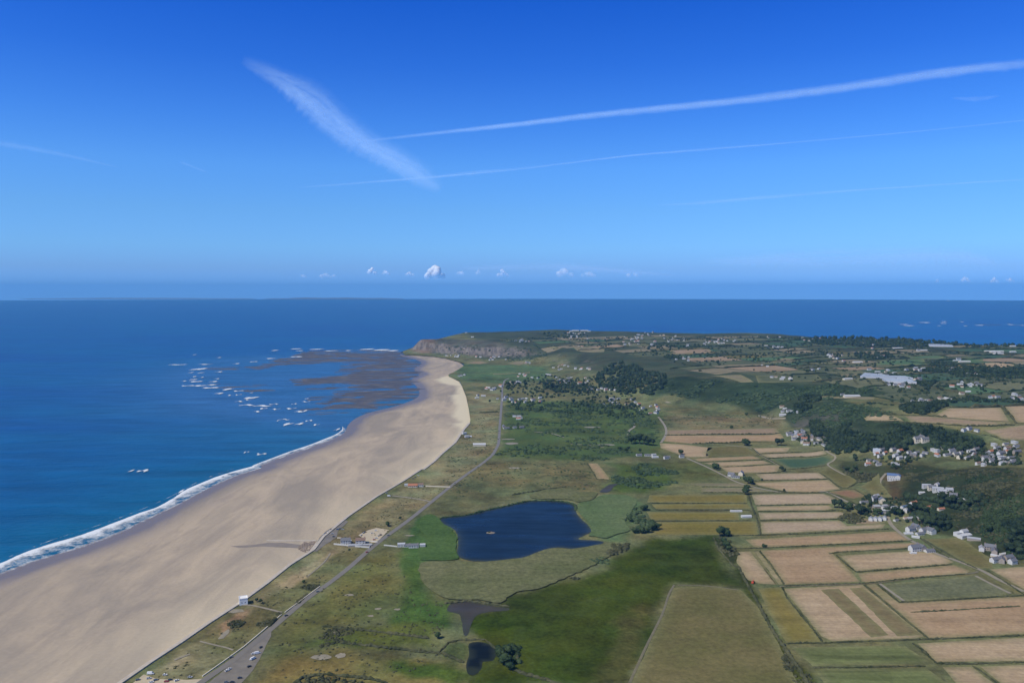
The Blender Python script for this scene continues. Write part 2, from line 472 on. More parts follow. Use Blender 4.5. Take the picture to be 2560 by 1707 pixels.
# ------------------------------------------------------------------ sea
def sea_material():
    m, n, l, bs = new_mat('sea_water')
    swell = noise_node(n, l, .011, 5, .6, coords(n, l, (.45, 1.5, 1), R(-35)))
    chop = noise_node(n, l, .09, 4, .65, coords(n, l, (.7, 1.5, 1), R(-35)))
    patch = noise_node(n, l, .0012, 5, .6, coords(n, l, (.5, 1.6, 1), R(-10)))
    c = mixc(n, l, mr(n, l, patch.outputs[0], .35, .68, 0, 1), (.0, .052, .225), (.0, .090, .235))
    att = n.new('ShaderNodeAttribute'); att.attribute_name = 'shallow'
    c = mixc(n, l, att.outputs['Fac'], c, (.004, .115, .205))
    a2 = n.new('ShaderNodeAttribute'); a2.attribute_name = 'bay'
    c = mixc(n, l, a2.outputs['Fac'], c, (.030, .115, .28))
    hsv = n.new('ShaderNodeHueSaturation'); l.new(c, hsv.inputs['Color']); l.new(mr(n, l, swell.outputs[0], .3, .7, .72, 1.28), hsv.inputs['Value'])
    l.new(hsv.outputs[0], bs.inputs['Base Color'])
    bs.inputs['Roughness'].default_value = .32; bs.inputs['Specular IOR Level'].default_value = .2; bs.inputs['IOR'].default_value = 1.33
    ad = n.new('ShaderNodeMath'); ad.operation = 'ADD'
    ml = n.new('ShaderNodeMath'); ml.operation = 'MULTIPLY'; ml.inputs[1].default_value = 3.0
    l.new(swell.outputs[0], ml.inputs[0]); l.new(ml.outputs[0], ad.inputs[0]); l.new(chop.outputs[0], ad.inputs[1])
    bump(n, l, bs, ad.outputs[0], .8, 2.2)
    return m
def build_sea():
    V = []; Fc = []
    rs = np.concatenate([np.linspace(300, 6000, 90), np.geomspace(6300, 35100, 40)])
    an = np.linspace(R(-75), R(75), 160)
    for r_ in rs:
        for a in an: V.append((r_ * math.sin(a), r_ * math.cos(a), 0.0))
    W = len(an)
    for i in range(len(rs) - 1):
        for j in range(W - 1):
            a = i * W + j
            Fc.append((a, a + 1, a + W + 1, a + W))
    o = mesh('sea', V, Fc, sea_material(), smooth=True)
    if o.data.polygons[0].normal.z < 0: o.data.flip_normals()
    P = np.array(V)[:, :2]
    d = pdist(P, wl_arr, False); bay = np.array([plane(u, v, 0) for u, v in N('A', (1580, 790), (900, 700), (800, 560), (1000, 480), (1900, 430), (1950, 560))])
    s = .75 * np.exp(-d / 330) + .55 * np.where(pip(P, bay), 1, np.exp(-pdist(P, bay) / 250)) * .5
    s = np.clip(s * (.6 + .8 * fbm(P[:, 0] / 300, P[:, 1] / 300, 31)), 0, 1)
    at = o.data.attributes.new('shallow', 'FLOAT', 'POINT'); at.data.foreach_set('value', s.astype(np.float32))
    bv = np.clip(np.where(pip(P, bay), .8, .8 * np.exp(-pdist(P, bay) / 200)) * (.5 + fbm(P[:, 0] / 400, P[:, 1] / 200, 91)), 0, 1)
    at = o.data.attributes.new('bay', 'FLOAT', 'POINT'); at.data.foreach_set('value', bv.astype(np.float32))
    structure(o)
build_sea()

# ------------------------------------------------------------------ beach
def sand_material():
    m, n, l, bs = new_mat('sand')
    ang = R(-38)
    big = noise_node(n, l, .0042, 5, .62, coords(n, l, (2.2, .75, 1), ang), 1.2)
    streak = noise_node(n, l, .02, 5, .6, coords(n, l, (1.8, .35, 1), ang), .8)
    fine = noise_node(n, l, .25, 3, .6, coords(n, l))
    c = mixc(n, l, mr(n, l, big.outputs[0], .36, .62, 0, 1), alb((147, 137, 124)), alb((179, 163, 141)))
    c = mixc(n, l, mr(n, l, streak.outputs[0], .50, .70, 0, .45), c, alb((136, 126, 117)))
    rill = noise_node(n, l, .006, 6, .7, coords(n, l, (3.2, .45, 1), R(-58)), 1.5)
    c = mixc(n, l, mr(n, l, rill.outputs[0], .58, .70, 0, .5), c, alb((184, 168, 148)))
    dry = n.new('ShaderNodeAttribute'); dry.attribute_name = 'dry'
    c = mixc(n, l, dry.outputs['Fac'], c, alb((204, 193, 165)))
    wet = n.new('ShaderNodeAttribute'); wet.attribute_name = 'wet'
    ad = n.new('ShaderNodeMath'); ad.operation = 'MULTIPLY_ADD'
    l.new(big.outputs[0], ad.inputs[0]); ad.inputs[1].default_value = .9; l.new(wet.outputs['Fac'], ad.inputs[2])
    w = mr(n, l, ad.outputs[0], .75, 1.15, 0, 1)
    c = mixc(n, l, w, c, alb((118, 112, 114)))
    hsv = n.new('ShaderNodeHueSaturation'); l.new(c, hsv.inputs['Color']); l.new(mr(n, l, fine.outputs[0], .3, .7, .95, 1.05), hsv.inputs['Value'])
    l.new(hsv.outputs[0], bs.inputs['Base Color'])
    l.new(mr(n, l, w, 0, 1, .95, .5), bs.inputs['Roughness']); l.new(mr(n, l, w, 0, 1, .1, .3), bs.inputs['Specular IOR Level'])
    bump(n, l, bs, streak.outputs[0], .35, .8)
    return m
DRY1 = np.array([plane(u, v, 4) for u, v in N('E1', (495, 545), (560, 520), (600, 515), (690, 560), (720, 610), (760, 700), (795, 900), (790, 940), (740, 1010), (660, 950), (740, 940), (650, 880), (690, 790), (640, 690), (690, 680), (690, 600), (620, 590), (560, 575))])
wall_arr = np.array(WALL)
def f_wet(x, y):
    P = np.stack([x, y], 1)
    d = pdist(P, wl_arr, False)
    return np.exp(-d / 34.0) * 1.0 + .25 * np.exp(-d / 160.0)
def f_dry(x, y):
    P = np.stack([x, y], 1)
    ins = pip(P, DRY1); d = pdist(P, DRY1)
    a = np.where(ins, 1.0, np.clip(1 - d / 18, 0, 1))
    dw = pdist(P, wall_arr[-8:], False)
    b = np.clip(1.1 - dw / 26, 0, 1) * .85
    dw2 = pdist(P, wall_arr, False)
    c = .35 * np.exp(-dw2 / 60) * fbm(x / 120, y / 120, 41) * 2
    return np.clip(np.maximum(np.maximum(a, b), c), 0, 1)
beach_mat = sand_material()
structure(sheet('beach', BEACH, 0.0, beach_mat, step=16, zfun=beach_z, attrs={'wet': f_wet, 'dry': f_dry}, edge=14, seed=1))

# ------------------------------------------------------------------ land
COVER = []
def cov(c, col, soft, scrub, *pts, k=1.0): COVER.append((np.array(GP(c, *pts)), np.array(alb(col, k)), soft, scrub))
# heath and hillside
cov('B', (80, 86, 70), 120, .5, (-300, 340), (700, 345), (1600, 370), (2352, 400), (3000, 400), (3000, 760), (2200, 700), (1700, 650), (1200, 600), (600, 560), (200, 470), (-120, 420))
cov('B', (56, 72, 54), 60, .7, (650, 560), (1000, 580), (1500, 590), (1700, 600), (1690, 640), (1500, 660), (1380, 665), (1300, 690), (1000, 690), (800, 660), (640, 640))
cov('B', (58, 72, 50), 30, .8, (1260, 690), (1500, 660), (1680, 700), (1800, 760), (1950, 790), (2150, 830), (2200, 880), (1900, 890), (1500, 880), (1400, 800), (1250, 760))
cov('E4', (62, 60, 36), 40, .7, (1150, 470), (2352, 500), (2352, 1440), (1950, 1350), (1850, 1200), (1500, 1150), (1200, 950), (1150, 700))
cov('E4', (98, 84, 62), 25, .3, (960, 560), (1150, 560), (1180, 700), (1160, 800), (1060, 830), (960, 680))
cov('E4', (70, 72, 48), 20, .4, (560, 420), (1100, 480), (1100, 560), (800, 620), (700, 640), (500, 520))
cov('E1', (92, 92, 84), 60, .3, (300, 160), (480, 170), (900, 190), (1250, 240), (1500, 310), (1200, 325), (780, 330), (300, 300))
cov('E1', (120, 104, 92), 40, .1, (270, 300), (330, 165), (480, 170), (470, 290), (400, 305))
# plain by the far village
cov('E1', (84, 104, 72), 60, .2, (700, 400), (1500, 400), (1560, 560), (1100, 580), (760, 570), (650, 480))
cov('G4', (82, 98, 58), 60, .38, (180, 0), (1000, 20), (1400, 100), (1420, 330), (1350, 440), (700, 470), (120, 430), (170, 200))
cov('G4', (84, 100, 56), 30, .3, (500, 160), (1150, 170), (1200, 210), (700, 190), (420, 200))
cov('G4', (112, 106, 80), 50, .15, (1420, 120), (2300, 60), (2330, 200), (1420, 230))
cov('G4', (106, 104, 74), 60, .1, (0, 480), (800, 480), (960, 640), (800, 720), (400, 660), (0, 740))
cov('G4', (78, 94, 46), 35, .35, (1000, 500), (1350, 480), (1560, 560), (1600, 640), (1300, 720), (1050, 720), (950, 660), (1000, 600))
cov('G4', (92, 96, 58), 40, .15, (1350, 470), (1700, 470), (1900, 600), (1560, 640))
# around the pond
cov('C', (76, 99, 54), 10, .0, (1930, 240), (2010, 240), (2080, 280), (2110, 360), (2100, 440), (2000, 450), (1930, 450), (1900, 560), (1860, 500), (1820, 420), (1880, 330), (1900, 270))
cov('C', (72, 92, 44), 25, .1, (1850, 420), (1940, 470), (1960, 600), (2060, 640), (2100, 760), (1900, 760), (1750, 740), (1820, 600))
cov('G4', (112, 112, 84), 14, .05, (-380, 1238), (-100, 1238), (300, 1220), (700, 1140), (900, 1140), (1080, 1100), (1000, 1238), (850, 1290), (420, 1420), (0, 1560), (-220, 1500), (-400, 1320))
cov('G4', (92, 108, 74), 20, .1, (760, 800), (900, 740), (1150, 740), (1260, 800), (1250, 900), (1150, 1050), (1080, 1100), (880, 1080), (860, 1010), (760, 880))
cov('G4', (104, 108, 82), 12, .05, (360, 740), (480, 700), (740, 720), (920, 720), (880, 790), (760, 800), (700, 770), (480, 770), (0, 860), (-120, 860), (120, 800))
cov('D', (62, 73, 20), 26, .3, (500, 400), (640, 335), (920, 330), (950, 400), (1010, 470), (1060, 560), (750, 545), (660, 700), (600, 860), (520, 1005), (0, 1005), (-180, 1000), (-160, 760), (-60, 640), (200, 560), (420, 470))
cov('D', (84, 84, 44), 18, .1, (480, 720), (600, 640), (660, 690), (540, 1005), (380, 1005), (430, 860))
cov('D', (58, 66, 34), 10, .2, (930, 340), (1010, 380), (1060, 440), (1010, 470), (960, 410))
cov('C', (100, 100, 60), 40, .15, (1300, 760), (1560, 500), (1760, 400), (1850, 420), (1850, 560), (1780, 720), (1500, 760), (1400, 900), (1250, 900))
cov('C', (84, 92, 46), 25, .2, (1700, 720), (2000, 760), (2030, 830), (1980, 860), (1600, 830), (1400, 840), (1480, 770))
cov('C', (120, 110, 68), 22, .1, (1300, 900), (1500, 860), (1800, 870), (2100, 940), (2120, 975), (2000, 1080), (1400, 1080), (1150, 1060), (1220, 960))
cov('C', (74, 94, 40), 20, .1, (1800, 900), (2080, 930), (2130, 960), (2080, 1000), (1900, 990), (1780, 950))
cov('C', (66, 80, 18), 14, .1, (2160, 690), (2352, 680), (2352, 790), (2200, 790), (2150, 740))
cov('C', (84, 98, 62), 10, .2, (2030, 830), (2110, 810), (2150, 840), (2140, 920), (2040, 880))
# dune strip between beach and road
cov('C', (126, 120, 92), 14, .12, (660, 980), (1100, 660), (1450, 400), (1600, 260), (1860, 110), (2050, 105), (1970, 175), (1850, 260), (1700, 380), (1580, 470), (1400, 610), (1250, 730), (1000, 920), (930, 980), (700, 1000))
cov('C', (108, 106, 74), 14, .15, (1120, 700), (1500, 420), (1700, 370), (1600, 470), (1420, 600), (1180, 780), (1050, 880), (900, 800))
cov('C', (148, 134, 108), 8, .0, (1270, 560), (1520, 400), (1560, 395), (1450, 490), (1330, 570))
cov('C', (146, 128, 104), 8, .0, (1010, 750), (1080, 680), (1160, 660), (1140, 690), (1070, 740), (1040, 800), (1010, 800))
cov('C', (150, 142, 116), 8, .0, (760, 930), (860, 865), (880, 880), (820, 920), (780, 960))
cov('G6', (124, 120, 92), 40, .1, (560, 100), (1080, 60), (1060, 760), (960, 960), (750, 1130), (480, 1330), (200, 1500), (0, 1450), (0, 1280), (330, 960), (560, 720), (660, 520), (640, 330))
cov('D', (70, 76, 34), 9, .25, (1020, 460), (1060, 470), (1250, 830), (1300, 900), (1420, 1005), (1270, 1005), (1200, 830), (1110, 640), (1050, 560))
cov('C', (96, 80, 62), 8, .2, (1300, 350), (1480, 340), (1470, 390), (1400, 400))

def ground_material():
    m, n, l, bs = new_mat('ground_cover')
    co = coords(n, l)
    a = n.new('ShaderNodeAttribute'); a.attribute_name = 'cover'
    s = n.new('ShaderNodeAttribute'); s.attribute_name = 'scrub'
    big = noise_node(n, l, .006, 6, .62, co, .5)
    mid = noise_node(n, l, .03, 5, .65, co, .6)
    fine = noise_node(n, l, .22, 4, .65, co)
    hue = noise_node(n, l, .011, 4, .6, co)
    mix = n.new('ShaderNodeMath'); mix.operation = 'ADD'; l.new(big.outputs[0], mix.inputs[0]); l.new(mid.outputs[0], mix.inputs[1])
    c = mixc(n, l, mr(n, l, hue.outputs[0], .35, .65, 0, 1), (1.13, .99, .86), (.87, 1.02, .92))
    c = mixc(n, l, 1.0, a.outputs['Color'], c, 'MULTIPLY')
    ad = n.new('ShaderNodeMath'); ad.operation = 'ADD'; l.new(s.outputs['Fac'], ad.inputs[0]); l.new(mid.outputs[0], ad.inputs[1])
    fs = mr(n, l, ad.outputs[0], .84, 1.16, 0, .8)
    c = mixc(n, l, fs, c, (.034, .052, .024))
    v1 = mr(n, l, mix.outputs[0], .75, 1.25, .52, 1.38)
    v2 = mr(n, l, fine.outputs[0], .3, .7, .72, 1.28)
    mu = n.new('ShaderNodeMath'); mu.operation = 'MULTIPLY'; l.new(v1, mu.inputs[0]); l.new(v2, mu.inputs[1])
    hsv = n.new('ShaderNodeHueSaturation'); l.new(c, hsv.inputs['Color']); l.new(mu.outputs[0], hsv.inputs['Value'])
    # bare rock where the hillside is steep
    g = n.new('ShaderNodeNewGeometry'); sx = n.new('ShaderNodeSeparateXYZ'); l.new(g.outputs['Normal'], sx.inputs[0])
    st = n.new('ShaderNodeMath'); st.operation = 'MULTIPLY_ADD'; l.new(mid.outputs[0], st.inputs[0]); st.inputs[1].default_value = -.22; l.new(sx.outputs['Z'], st.inputs[2])
    rk = mr(n, l, st.outputs[0], .855, .80, 0, .9)
    rib = noise_node(n, l, .02, 4, .7, coords(n, l, (3, .6, 1), R(20)))
    rc = mixc(n, l, mr(n, l, rib.outputs[0], .38, .62, 0, 1), (.10, .09, .085), (.23, .20, .17))
    ra = n.new('ShaderNodeAttribute'); ra.attribute_name = 'rock'
    rm = n.new('ShaderNodeMath'); rm.operation = 'MULTIPLY'; l.new(rk, rm.inputs[0]); l.new(ra.outputs['Fac'], rm.inputs[1])
    fin = mixc(n, l, rm.outputs[0], hsv.outputs[0], rc)
    l.new(fin, bs.inputs['Base Color'])
    bs.inputs['Roughness'].default_value = 1; bs.inputs['Specular IOR Level'].default_value = .02
    b2 = n.new('ShaderNodeMath'); b2.operation = 'ADD'; l.new(mid.outputs[0], b2.inputs[0]); l.new(fine.outputs[0], b2.inputs[1])
    bump(n, l, bs, b2.outputs[0], .5, 1.6)
    return m

POND = catmull([G(u, v) for u, v in N('C', (2018, 255), (2040, 245), (2140, 235), (2235, 212), (2290, 200)) + N('G4', (160, 830), (320, 792), (440, 778), (640, 786), (735, 815), (745, 870), (790, 925), (835, 965), (860, 1015), (810, 1045), (760, 1075),
        (900, 1085), (960, 1100), (880, 1130), (740, 1150), (600, 1140), (520, 1160), (430, 1195), (300, 1225), (120, 1245), (-40, 1245)) + N('C', (2180, 447), (2115, 430), (2100, 400), (2105, 350), (2085, 300), (2040, 275))], 3, True)
POND2 = catmull(GP('G3', (1780, 425), (1900, 405), (2050, 440), (2190, 460), (2260, 470), (2240, 490), (2090, 500), (1990, 530), (1950, 590), (1915, 690), (1880, 690), (1860, 580), (1840, 520), (1740, 490)), 3, True)
POND3 = catmull(GP('G3', (1925, 765), (2040, 755), (2140, 800), (2150, 860), (2120, 910), (2040, 920), (2030, 970), (1980, 1025), (1915, 1020), (1900, 940), (1925, 860)), 3, True)
POND4 = catmull(GP('G4', (925, 710), (960, 680), (1010, 650), (1085, 645), (1040, 665), (1010, 700), (980, 715)), 3, True)

def build_ground():
    b = resample(LAND, 22, 0, True)
    rows = [370 * F / (v - V_INF) for v in np.arange(1980, 850, -4.4)]
    r_ = [x for x in rows if x < 3800] + list(np.arange(3800, 6600, 30.0))
    pts = []
    for i, rr_ in enumerate(r_):
        for a in np.arange(-960, 1900, 5.2):
            uu = a + rng.uniform(-1.5, 1.5) + (2.6 if i % 2 else 0)
            pts.append((rr_ * uu / F, rr_ + rng.uniform(-.2, .2)))
    Q = np.array(pts)
    Q = Q[pip(Q, b)]
    Q = Q[pdist(Q, np.array(LAND)) > 4]
    V, Fc = cdt(b, Q.tolist())
    z = h(V[:, 0], V[:, 1])
    # ponds and the ditch lie a little below the grass
    for pd in (POND, POND2, POND3, POND4):
        z = z - .25 * pip(V, pd)
    o = mesh('ground', np.column_stack([V, z]), Fc, ground_material(), smooth=True)
    if o.data.polygons[0].normal.z < 0: o.data.flip_normals()
    base = np.tile(np.array(alb((104, 106, 76))), (len(V), 1)); sc = np.full(len(V), .15)
    wx = V + np.column_stack([fbm(V[:, 0] / 60, V[:, 1] / 60, 51) - .5, fbm(V[:, 0] / 60, V[:, 1] / 60, 77) - .5]) * 0
    for poly, col, soft, scr in COVER:
        d = pdist(V, poly); d = np.where(pip(V, poly), d, -d) + (fbm(V[:, 0] / (soft * 2), V[:, 1] / (soft * 2), 61) - .5) * soft * 1.6
        w = np.clip(d / soft + .5, 0, 1); w = w * w * (3 - 2 * w)
        base = base * (1 - w[:, None]) + col * w[:, None]; sc = sc * (1 - w) + scr * w
    at = o.data.attributes.new('cover', 'FLOAT_COLOR', 'POINT')
    at.data.foreach_set('color', np.column_stack([base, np.ones(len(base))]).astype(np.float32).ravel())
    at = o.data.attributes.new('scrub', 'FLOAT', 'POINT'); at.data.foreach_set('value', sc.astype(np.float32))
    ROCKS = [np.array(GP('E1', (230, 330), (330, 150), (520, 150), (900, 215), (1260, 230), (1320, 330), (780, 345), (480, 310))), np.array(GP('E1', (1560, 320), (1680, 320), (1700, 420), (1600, 420))), np.array(GP('E1', (1820, 380), (1960, 370), (1950, 430), (1850, 440))),
             np.array(GP('E4', (200, 90), (330, 90), (320, 190), (180, 170)))]
    rv = np.zeros(len(V))
    for q in ROCKS: rv = np.maximum(rv, np.where(pip(V, q), 1, np.exp(-pdist(V, q) / 40)))
    at = o.data.attributes.new('rock', 'FLOAT', 'POINT'); at.data.foreach_set('value', rv.astype(np.float32))
    structure(o)
build_ground()

# the sea cliffs: from the edge of the land down to the water
def build_cliffs():
    line = resample(FARC, 30, closed=False)
    P = np.array(line); T = np.gradient(P, axis=0); T /= np.linalg.norm(T, axis=1)[:, None]
    out = np.column_stack([-T[:, 1], T[:, 0]])
    V = []; Fc = []; K = 5
    for i, p in enumerate(P):
        hz = float(h(*p)) if 0 < i else 6
        for k in range(K):
            t = k / (K - 1)
            q = p + out[i] * (t * 70 * (.4 + hz / 120) + (0 if k == 0 else rng.uniform(-8, 8)))
            V.append((q[0], q[1], hz * (1 - t) ** 1.1 - 3 * t))
    for i in range(len(P) - 1):
        for k in range(K - 1):
            a = i * K + k; Fc.append((a, a + 1, a + K + 1, a + K))
    structure(mesh('cliff_terrain', V, Fc, MT['rock']))
build_cliffs()

# ------------------------------------------------------------------ water bodies on the plain
def pond_mat(name, col, rough=.12, spec=.5):
    m, n, l, bs = new_mat(name)
    t = noise_node(n, l, .35, 4, .6, coords(n, l, (1, 2.2, 1)))
    t2 = noise_node(n, l, .012, 3, .6, coords(n, l))
    hsv = n.new('ShaderNodeHueSaturation'); hsv.inputs['Color'].default_value = (*col, 1)
    l.new(mr(n, l, t2.outputs[0], .3, .7, .7, 1.3), hsv.inputs['Value'])
    ea = n.new('ShaderNodeAttribute'); ea.attribute_name = 'shore'
    l.new(mixc(n, l, ea.outputs['Fac'], hsv.outputs[0], (.045, .055, .035)), bs.inputs['Base Color'])
    ws = noise_node(n, l, .02, 4, .6, coords(n, l, (.5, 2.5, 1), R(20)))
    l.new(mr(n, l, ws.outputs[0], .35, .65, rough, rough + .25), bs.inputs['Roughness'])
    bs.inputs['Roughness'].default_value = rough; bs.inputs['Specular IOR Level'].default_value = spec; bs.inputs['IOR'].default_value = 1.33
    bump(n, l, bs, t.outputs[0], .35, .35)
    return m
PM = pond_mat('pond_water', (.009, .021, .042), .25, .12)
PM2 = pond_mat('muddy_pond_water', (.062, .056, .048), .4, .12)
PM3 = pond_mat('dark_pond_water', (.006, .009, .012), .4, .04)
structure(sheet('lake', POND, .12, PM, step=8, edge=8, jit=1.6, seed=3, attrs={'shore': lambda x, y, q=np.array(POND): np.exp(-pdist(np.stack([x, y], 1), q) / 4.5) * .9}))
structure(sheet('pond_water', POND2, .12, PM2, step=8, edge=5, jit=1.2, seed=4, attrs={'shore': lambda x, y, q=np.array(POND2): np.exp(-pdist(np.stack([x, y], 1), q) / 1.5) * .6}))
structure(sheet('pond_water', POND3, .12, PM3, step=8, edge=5, jit=1.2, seed=5, attrs={'shore': lambda x, y, q=np.array(POND3): np.exp(-pdist(np.stack([x, y], 1), q) / 1.5) * .6}))
structure(sheet('pond_water', POND4, .12, PM2, step=8, edge=6, jit=.6, seed=6, attrs={'shore': lambda x, y, q=np.array(POND4): np.exp(-pdist(np.stack([x, y], 1), q) / 1.5) * .6}))

# ------------------------------------------------------------------ fields
TAN = soil_mat('field_bare_tan', alb((160, 139, 110)), alb((170, 150, 122)), .10, R(3))
PINK = soil_mat('field_bare_pink', alb((154, 130, 101)), alb((164, 141, 111)), .10, R(3))
PALE = soil_mat('field_pale_stubble', alb((168, 150, 126)), alb((160, 142, 118)), .06, R(2))
BROWN = soil_mat('field_brown', alb((138, 120, 98)), alb((150, 132, 108)), .08, R(2))
DKBR = soil_mat('field_dark_strip', alb((122, 108, 78)), alb((112, 101, 72)), .12, R(40))
OLIVE = soil_mat('field_olive_grass', alb((96, 94, 56)), alb((110, 102, 66)), .08, R(60), .2)
GREEN = soil_mat('field_green_crop', alb((92, 100, 60)), alb((108, 116, 72)), .28, R(3))
YEL = soil_mat('field_dry_grass', alb((112, 104, 52)), alb((124, 112, 62)), .12, R(2))
MOTT = soil_mat('field_mottled', alb((94, 98, 72)), alb((110, 112, 84)), .1, R(40), .25)
TEAL = soil_mat('field_dark_crop', alb((64, 88, 66)), alb((72, 94, 70)), .05, R(2))
RUST = soil_mat('field_reddish_earth', alb((128, 98, 74)), alb((138, 108, 84)), .06, R(2))
FGRN = soil_mat('field_far_green', alb((78, 104, 72)), alb((86, 110, 78)), .05, R(2))
FTAN = soil_mat('field_far_tan', alb((132, 123, 99)), alb((116, 110, 88)), .14, R(2))
FOLV = soil_mat('field_far_olive', alb((92, 98, 72)), alb((80, 88, 64)), .12, R(2))
fcount = 0
def field(c, mat, *pts, off=None, jit=.7):
    global fcount
    fcount += 1
    P = GP(c, *pts)
    PA = np.array(P)
    o = sheet('field', P, off if off is not None else (.18 if float(h(*np.mean(P, 0))) < 8 else .7), mat, jit=jit, edge=9, seed=fcount, attrs={'margin': lambda x, y: np.exp(-pdist(np.stack([x, y], 1), PA) / 4.0)})
    structure(o); return o
field('D', PALE, (1118, 45), (1408, 38), (1450, 67), (1155, 76))
field('D', TAN, (1112, 86), (1452, 72), (1510, 115), (1390, 130), (1265, 127), (1130, 97))
field('D', TAN, (955, 10), (1228, 3), (1232, 12), (1215, 38), (1060, 42), (985, 35))
field('G4', BROWN, (1450, 232), (2290, 217), (2320, 255), (1430, 270))
field('G4', PINK, (1428, 274), (2322, 258), (2350, 292), (2340, 312), (2100, 318), (1900, 330), (1640, 338), (1400, 318))
field('G4', TAN, (1390, 332), (1580, 342), (1800, 370), (1752, 400), (1770, 440), (1600, 442), (1480, 400), (1400, 372))
field('G4', PINK, (1640, 452), (2110, 432), (2180, 455), (1700, 476))
field('G4', TAN, (1730, 484), (2190, 466), (2260, 492), (1880, 514), (1800, 504))
field('B', TAN, (1100, 882), (1282, 878), (1262, 900), (1130, 905))
field('B', PALE, (1140, 910), (1430, 893), (1445, 908), (1200, 926), (1170, 924))
field('B', TEAL, (1180, 931), (1450, 913), (1478, 935), (1440, 958), (1400, 968), (1290, 978), (1255, 966))
field('B', MOTT, (1290, 888), (1310, 873), (1420, 870), (1440, 885), (1400, 892))
field('B', OLIVE, (900, 880), (1060, 866), (1110, 900), (1130, 912), (890, 918))
field('D', PALE, (1100, 140), (1430, 135), (1530, 174), (1460, 183), (1120, 188))
field('D', TAN, (1122, 194), (1455, 189), (1475, 204), (1440, 212), (1128, 213))
field('D', PALE, (1132, 223), (1510, 219), (1545, 232), (1490, 249), (1140, 254))
field('D', PALE, (1142, 266), (1508, 259), (1540, 283), (1718, 274), (1700, 294), (1150, 321))
field('D', PINK, (1072, 346), (1760, 308), (1838, 349), (1120, 384))
field('D', PINK, (1142, 396), (1850, 359), (1885, 372), (1810, 384), (1470, 408), (1560, 495), (1600, 540), (1250, 554), (1195, 470))
field('D', TAN, (1505, 421), (1830, 398), (1950, 408), (2030, 450), (1990, 462), (1580, 491))
field('D', PINK, (1592, 501), (2030, 463), (2105, 490), (2090, 500), (1640, 543), (1605, 539))
field('D', TAN, (1038, 402), (1095, 400), (1190, 520), (1212, 553), (1130, 548), (1080, 530), (1032, 452))
field('D', DKBR, (1097, 400), (1112, 400), (1222, 552), (1210, 552))
field('D', TAN, (1114, 401), (1132, 400), (1222, 515), (1244, 551), (1226, 553))
field('D', TAN, (1245, 571), (1610, 553), (1892, 790), (1850, 800), (1470, 813), (1422, 790))
field('D', DKBR, (1420, 578), (1500, 571), (1730, 785), (1650, 795), off=.3)
field('D', DKBR, (1550, 570), (1608, 567), (1882, 783), (1770, 791), off=.3)
field('D', PINK, (1628, 553), (1668, 549), (1778, 637), (2400, 605), (2420, 776), (1918, 800))
field('D', MOTT, (1700, 551), (2120, 511), (2308, 590), (2240, 604), (1782, 631))
field('D', OLIVE, (2150, 500), (2205, 496), (2400, 625), (2310, 595))
field('D', TAN, (2192, 481), (2420, 460), (2420, 610), (2360, 580))
field('D', TAN, (1862, 822), (2420, 792), (2420, 903), (1950, 910))
field('D', TAN, (1977, 931), (2108, 929), (2260, 1040), (2090, 1060))
field('D', TAN, (2152, 929), (2420, 920), (2420, 1060), (2300, 1050))
field('D', GREEN, (1282, 842), (1800, 832), (1932, 918), (1382, 927))
field('D', GREEN, (1392, 942), (1900, 934), (2060, 1050), (1470, 1060))
field('D', YEL, (1132, 572), (1238, 563), (1262, 612), (1396, 772), (1416, 816), (1262, 820), (1192, 700))
field('D', OLIVE, (742, 566), (900, 560), (1048, 576), (1128, 652), (1228, 830), (1340, 1060), (520, 1060), (620, 850), (690, 680))
field('D', YEL, (632, 142), (1078, 141), (1080, 178), (622, 175))
field('D', YEL, (642, 184), (1080, 183), (1098, 204), (662, 206))
field('D', YEL, (618, 219), (1040, 222), (1045, 257), (642, 257))
field('D', YEL, (652, 266), (1120, 262), (1130, 324), (642, 324))
field('D', FTAN, (780, 88), (1060, 86), (1098, 104), (872, 100))
field('D', FTAN, (866, 109), (1110, 108), (1208, 127), (872, 129))
field('D', OLIVE, (1892, 342), (2060, 332), (2200, 432), (2208, 478), (2132, 478))
field('E4', OLIVE, (345, 545), (420, 502), (500, 505), (718, 632), (622, 698), (560, 698))
field('E4', OLIVE, (745, 700), (930, 560), (940, 650), (1000, 720), (1060, 800), (900, 792), (840, 740))
field('E4', RUST, (422, 742), (600, 722), (690, 726), (800, 780), (680, 808))
field('E4', MOTT, (1060, 1000), (1180, 980), (1210, 1060), (1100, 1095), (1050, 1050))
field('E4', BROWN, (620, 1015), (780, 1000), (1000, 1040), (860, 1060), (700, 1060))
field('G4', PINK, (832, 488), (908, 488), (1000, 602), (988, 619), (910, 608))
field('E4', GREEN, (905, 375), (1000, 375), (1040, 385), (1050, 420), (980, 445), (900, 390))
# big fields on the plateau
field('B', TAN, (1602, 729), (1760, 736), (1800, 760), (1626, 757))
field('B', BROWN, (1802, 736), (1935, 739), (2000, 745), (2290, 765), (2290, 772), (2000, 774), (1832, 766))
field('B', TAN, (1940, 737), (2000, 700), (2245, 697), (2285, 762), (2000, 743))
field('B', TAN, (2262, 691), (2400, 684), (2400, 765), (2312, 765))
field('B', BROWN, (2165, 800), (2400, 774), (2400, 856), (2250, 840))
field('B', FTAN, (1640, 648), (1668, 650), (1660, 662), (1500, 655), (1400, 652), (1420, 644), (1500, 642))
field('B', FOLV, (1768, 676), (1850, 672), (1825, 693))
field('B', FGRN, (1700, 481), (1890, 473), (1905, 499), (1662, 502))
field('B', FGRN, (1790, 458), (1985, 462), (1975, 472), (1840, 470))
field('B', FGRN, (2050, 470), (2170, 468), (2160, 485), (2040, 482))
field('B', TAN, (2150, 494), (2298, 491), (2308, 504), (2270, 514), (2160, 511))
field('B', FTAN, (1195, 481), (1250, 469), (1350, 478), (1200, 490))
